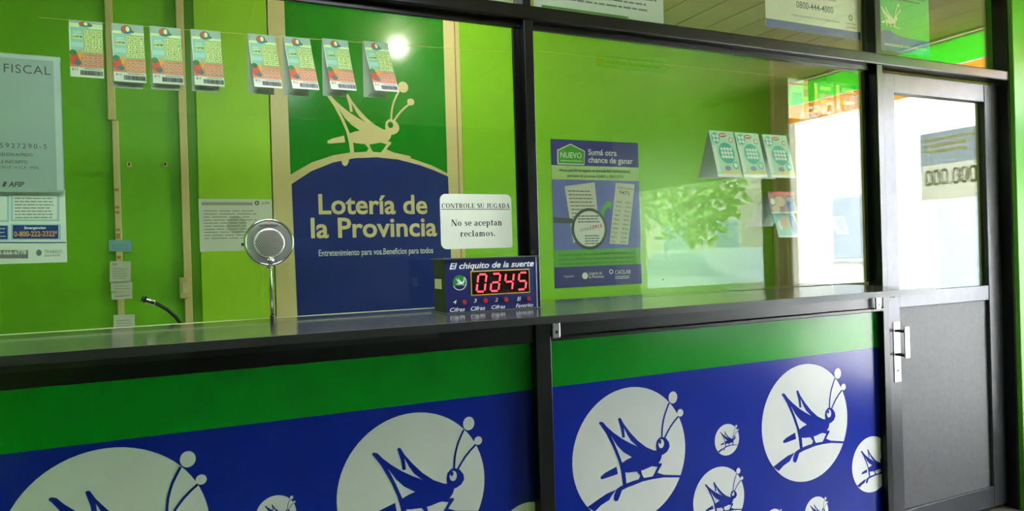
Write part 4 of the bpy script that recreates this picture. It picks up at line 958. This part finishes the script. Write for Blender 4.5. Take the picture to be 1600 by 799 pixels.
# ------------------------------------------------------------------ booth ceiling lamp
LP = Vector((1.13, .45, 2.52))
la = thing('ceiling_lamp', 'round glowing ceiling lamp in the booth, glinting on the poster', 'lamp', (LP.x, LP.y, ZC))
MB().lathe([(0,ZC),(.05,ZC),(.045,ZC-.02),(.02,ZC-.028),(.014,LP.z+.026)], 'Z', (LP.x,LP.y,0), 24).build('base', PAPER, la)
MB().lathe([(.001,LP.z+.030)]+[(.030*math.sin(a_),LP.z+.030*math.cos(a_)) for a_ in [math.pi*i/14 for i in range(1,14)]]+[(.001,LP.z-.030)], 'Z', (LP.x,LP.y,0), 24).build('bulb', emit('lamp glow', (255,244,226), LAMP_POWER), la, smooth=True)

# flat ceiling light on the customer side, out of the camera's view
TL_ = (.25, -.97)
tl = thing('ceiling_light', 'white rectangular ceiling light in front of the counter', 'lamp', (TL_[0], TL_[1], ZC))
MB().box(TL_[0]-.62, TL_[0]+.62, TL_[1]-.28, TL_[1]+.28, 2.575, ZC).build('housing', PAPER, tl, bevel=.004)
MB().box(TL_[0]-.59, TL_[0]+.59, TL_[1]-.25, TL_[1]+.25, 2.566, 2.575).build('diffuser', emit('diffuser glow', (242,248,255), PANEL_POWER), tl)

# ------------------------------------------------------------------ the street outside the window
ROAD = mat('pale asphalt', (150,148,144), rough=.9); PAVE = mat('pavement', (190,186,178), rough=.9)
struct(MB().box(X1+.12, 40, -45, 25, -.25, -.13).build('floor_street', ROAD)); struct(MB().box(X1+.12, 6.6, -45, 25, -.13, -.01).build('floor_pavement', PAVE))
WH = mat('white rendered facade', (242,243,247), rough=.9); GW = mat('facade window glass', (132,142,158), rough=.2)
bu = thing('white_building', 'bright white building across the street, mirrored in the glass', 'building', (16, -5, -.13))
MB().box(14, 20, -11.2, 14, -.13, 6.0).build('facade', WH, bu)
MB().box(13.9, 14, -11.2, 14, 5.8, 6.1).build('cornice', WH, bu)
for y0, y1, z0, z1 in ((-9.6,-8.6,1.0,2.4),(-7.0,-6.0,-.1,2.2),(-4.4,-3.2,1.0,2.4)):
    f_ = MB().box(13.93, 14.0, y0-.08, y1+.08, z0-.08, z1+.08).build('window', WH, bu); MB().box(13.91, 13.935, y0, y1, z0, z1).build('pane', GW, f_)
b2 = thing('pale_house', 'pale low house behind the street trees, mirrored in the glass', 'building', (18,-20,-.13))
MB().box(17, 24, -34, -11.3, -.13, 4.2).build('facade', mat('pale ochre facade', (226,214,196), rough=.9), b2)
for y0, y1, z0, z1 in ((-14.2,-13.2,.9,2.2),(-17,-16,.9,2.2),(-20,-18.6,.0,2.2)):
    f_ = MB().box(16.93, 17.0, y0-.08, y1+.08, z0-.08, z1+.08).build('window', WH, b2); MB().box(16.91, 16.935, y0, y1, z0, z1).build('pane', GW, f_)
LEAF = mat('street tree leaf', (150,182,104), rough=.6, var=.3, scale=3); BARK = mat('bark', (110,92,74), rough=.9)
def tree(label, x, y, h, r, seed):
    rnd = random.Random(seed); o = thing('street_tree', label, 'tree', (x,y,-.13), 'street trees across the road')
    MB().tube([(x,y,-.13),(x+.05,y+.06,h*.35),(x-.05,y,h*.6)], [.16,.12,.08], 10).tube([(x+.05,y+.06,h*.35),(x+.5,y+.5,h*.6)], [.08,.05], 8).build('trunk', BARK, o, smooth=True)
    m1 = MB()
    for _ in range(1100):
        while True:
            p = Vector((rnd.uniform(-1,1),rnd.uniform(-1,1),rnd.uniform(-1,1)))
            if .25 < p.length < 1: break
        c_ = Vector((x,y,h*.62)) + Vector((p.x*r,p.y*r,p.z*h*.36)); a_ = Vector((rnd.gauss(0,1),rnd.gauss(0,1),rnd.gauss(0,1))).normalized(); b_ = a_.orthogonal().normalized()
        s_ = .10+.10*rnd.random(); m1.add([c_-a_*s_, c_-b_*s_*.5, c_+a_*s_, c_+b_*s_*.5], [(0,1,2,3)])
    cr = m1.build('foliage', LEAF, o, fix=False); cr['kind'] = 'stuff'
tree('leafy street tree nearest the white building, mirrored in the glass', 12.2, -12.7, 5.2, 1.6, 1)
tree('broad street tree in front of the pale house, mirrored in the glass', 12.0, -16.6, 5.6, 1.9, 2)
tree('far street tree beyond the broad one, mirrored in the glass', 12.4, -20.9, 5.4, 1.9, 3)
# parked car
ca = thing('parked_car', 'pale silver car parked across the pavement, mirrored low in the glass', 'car', (9.0, -8.3, -.13))
CP = mat('silver car paint', (196,204,208), rough=.25, metal=.4)
prof = [(-2.0,.25),(-2.05,.62),(-1.95,.86),(-1.15,.98),(-.55,1.42),(.75,1.45),(1.45,1.02),(2.0,.92),(2.1,.6),(2.05,.25)]
def carx(pts, x0, x1): 
    n_ = len(pts); return MB().add([(9.0+x0,-8.3+a_,-.13+b_) for a_, b_ in pts]+[(9.0+x1,-8.3+a_,-.13+b_) for a_, b_ in pts], [tuple(range(n_))[::-1], tuple(range(n_,2*n_))]+[(i,(i+1) % n_,(i+1) % n_+n_,i+n_) for i in range(n_)])
carx(prof, -.82, .82).build('body', CP, ca, bevel=.06)
carx([(-1.05,.98),(-.52,1.36),(.70,1.38),(1.32,1.0)], -.835, .835).build('side_window', GW, ca)
for wy in (-1.3, 1.3):
    for wx in (-.72, .72): MB().lathe([(0,-.1),(.2,-.1),(.31,-.09),(.33,0),(.31,.09),(.2,.1),(0,.1)], 'X', (9.0+wx,-8.3+wy,.20), 20).build('wheel', mat('tyre', (28,28,28), rough=.8), ca)

# print and perforations too fine to pick apart one by one
for o_ in D.objects:
    if o_.type == 'MESH' and o_.name.split('.')[0] in ('digits','window_lettering','small_print','back_print','numbers','small_numbers','barcode','perforation','play_spot','number_cells','small_cells','handwriting','list_numbers','lens_print','banner_print','yellow_print','small_cells'):
        o_['kind'] = 'stuff'
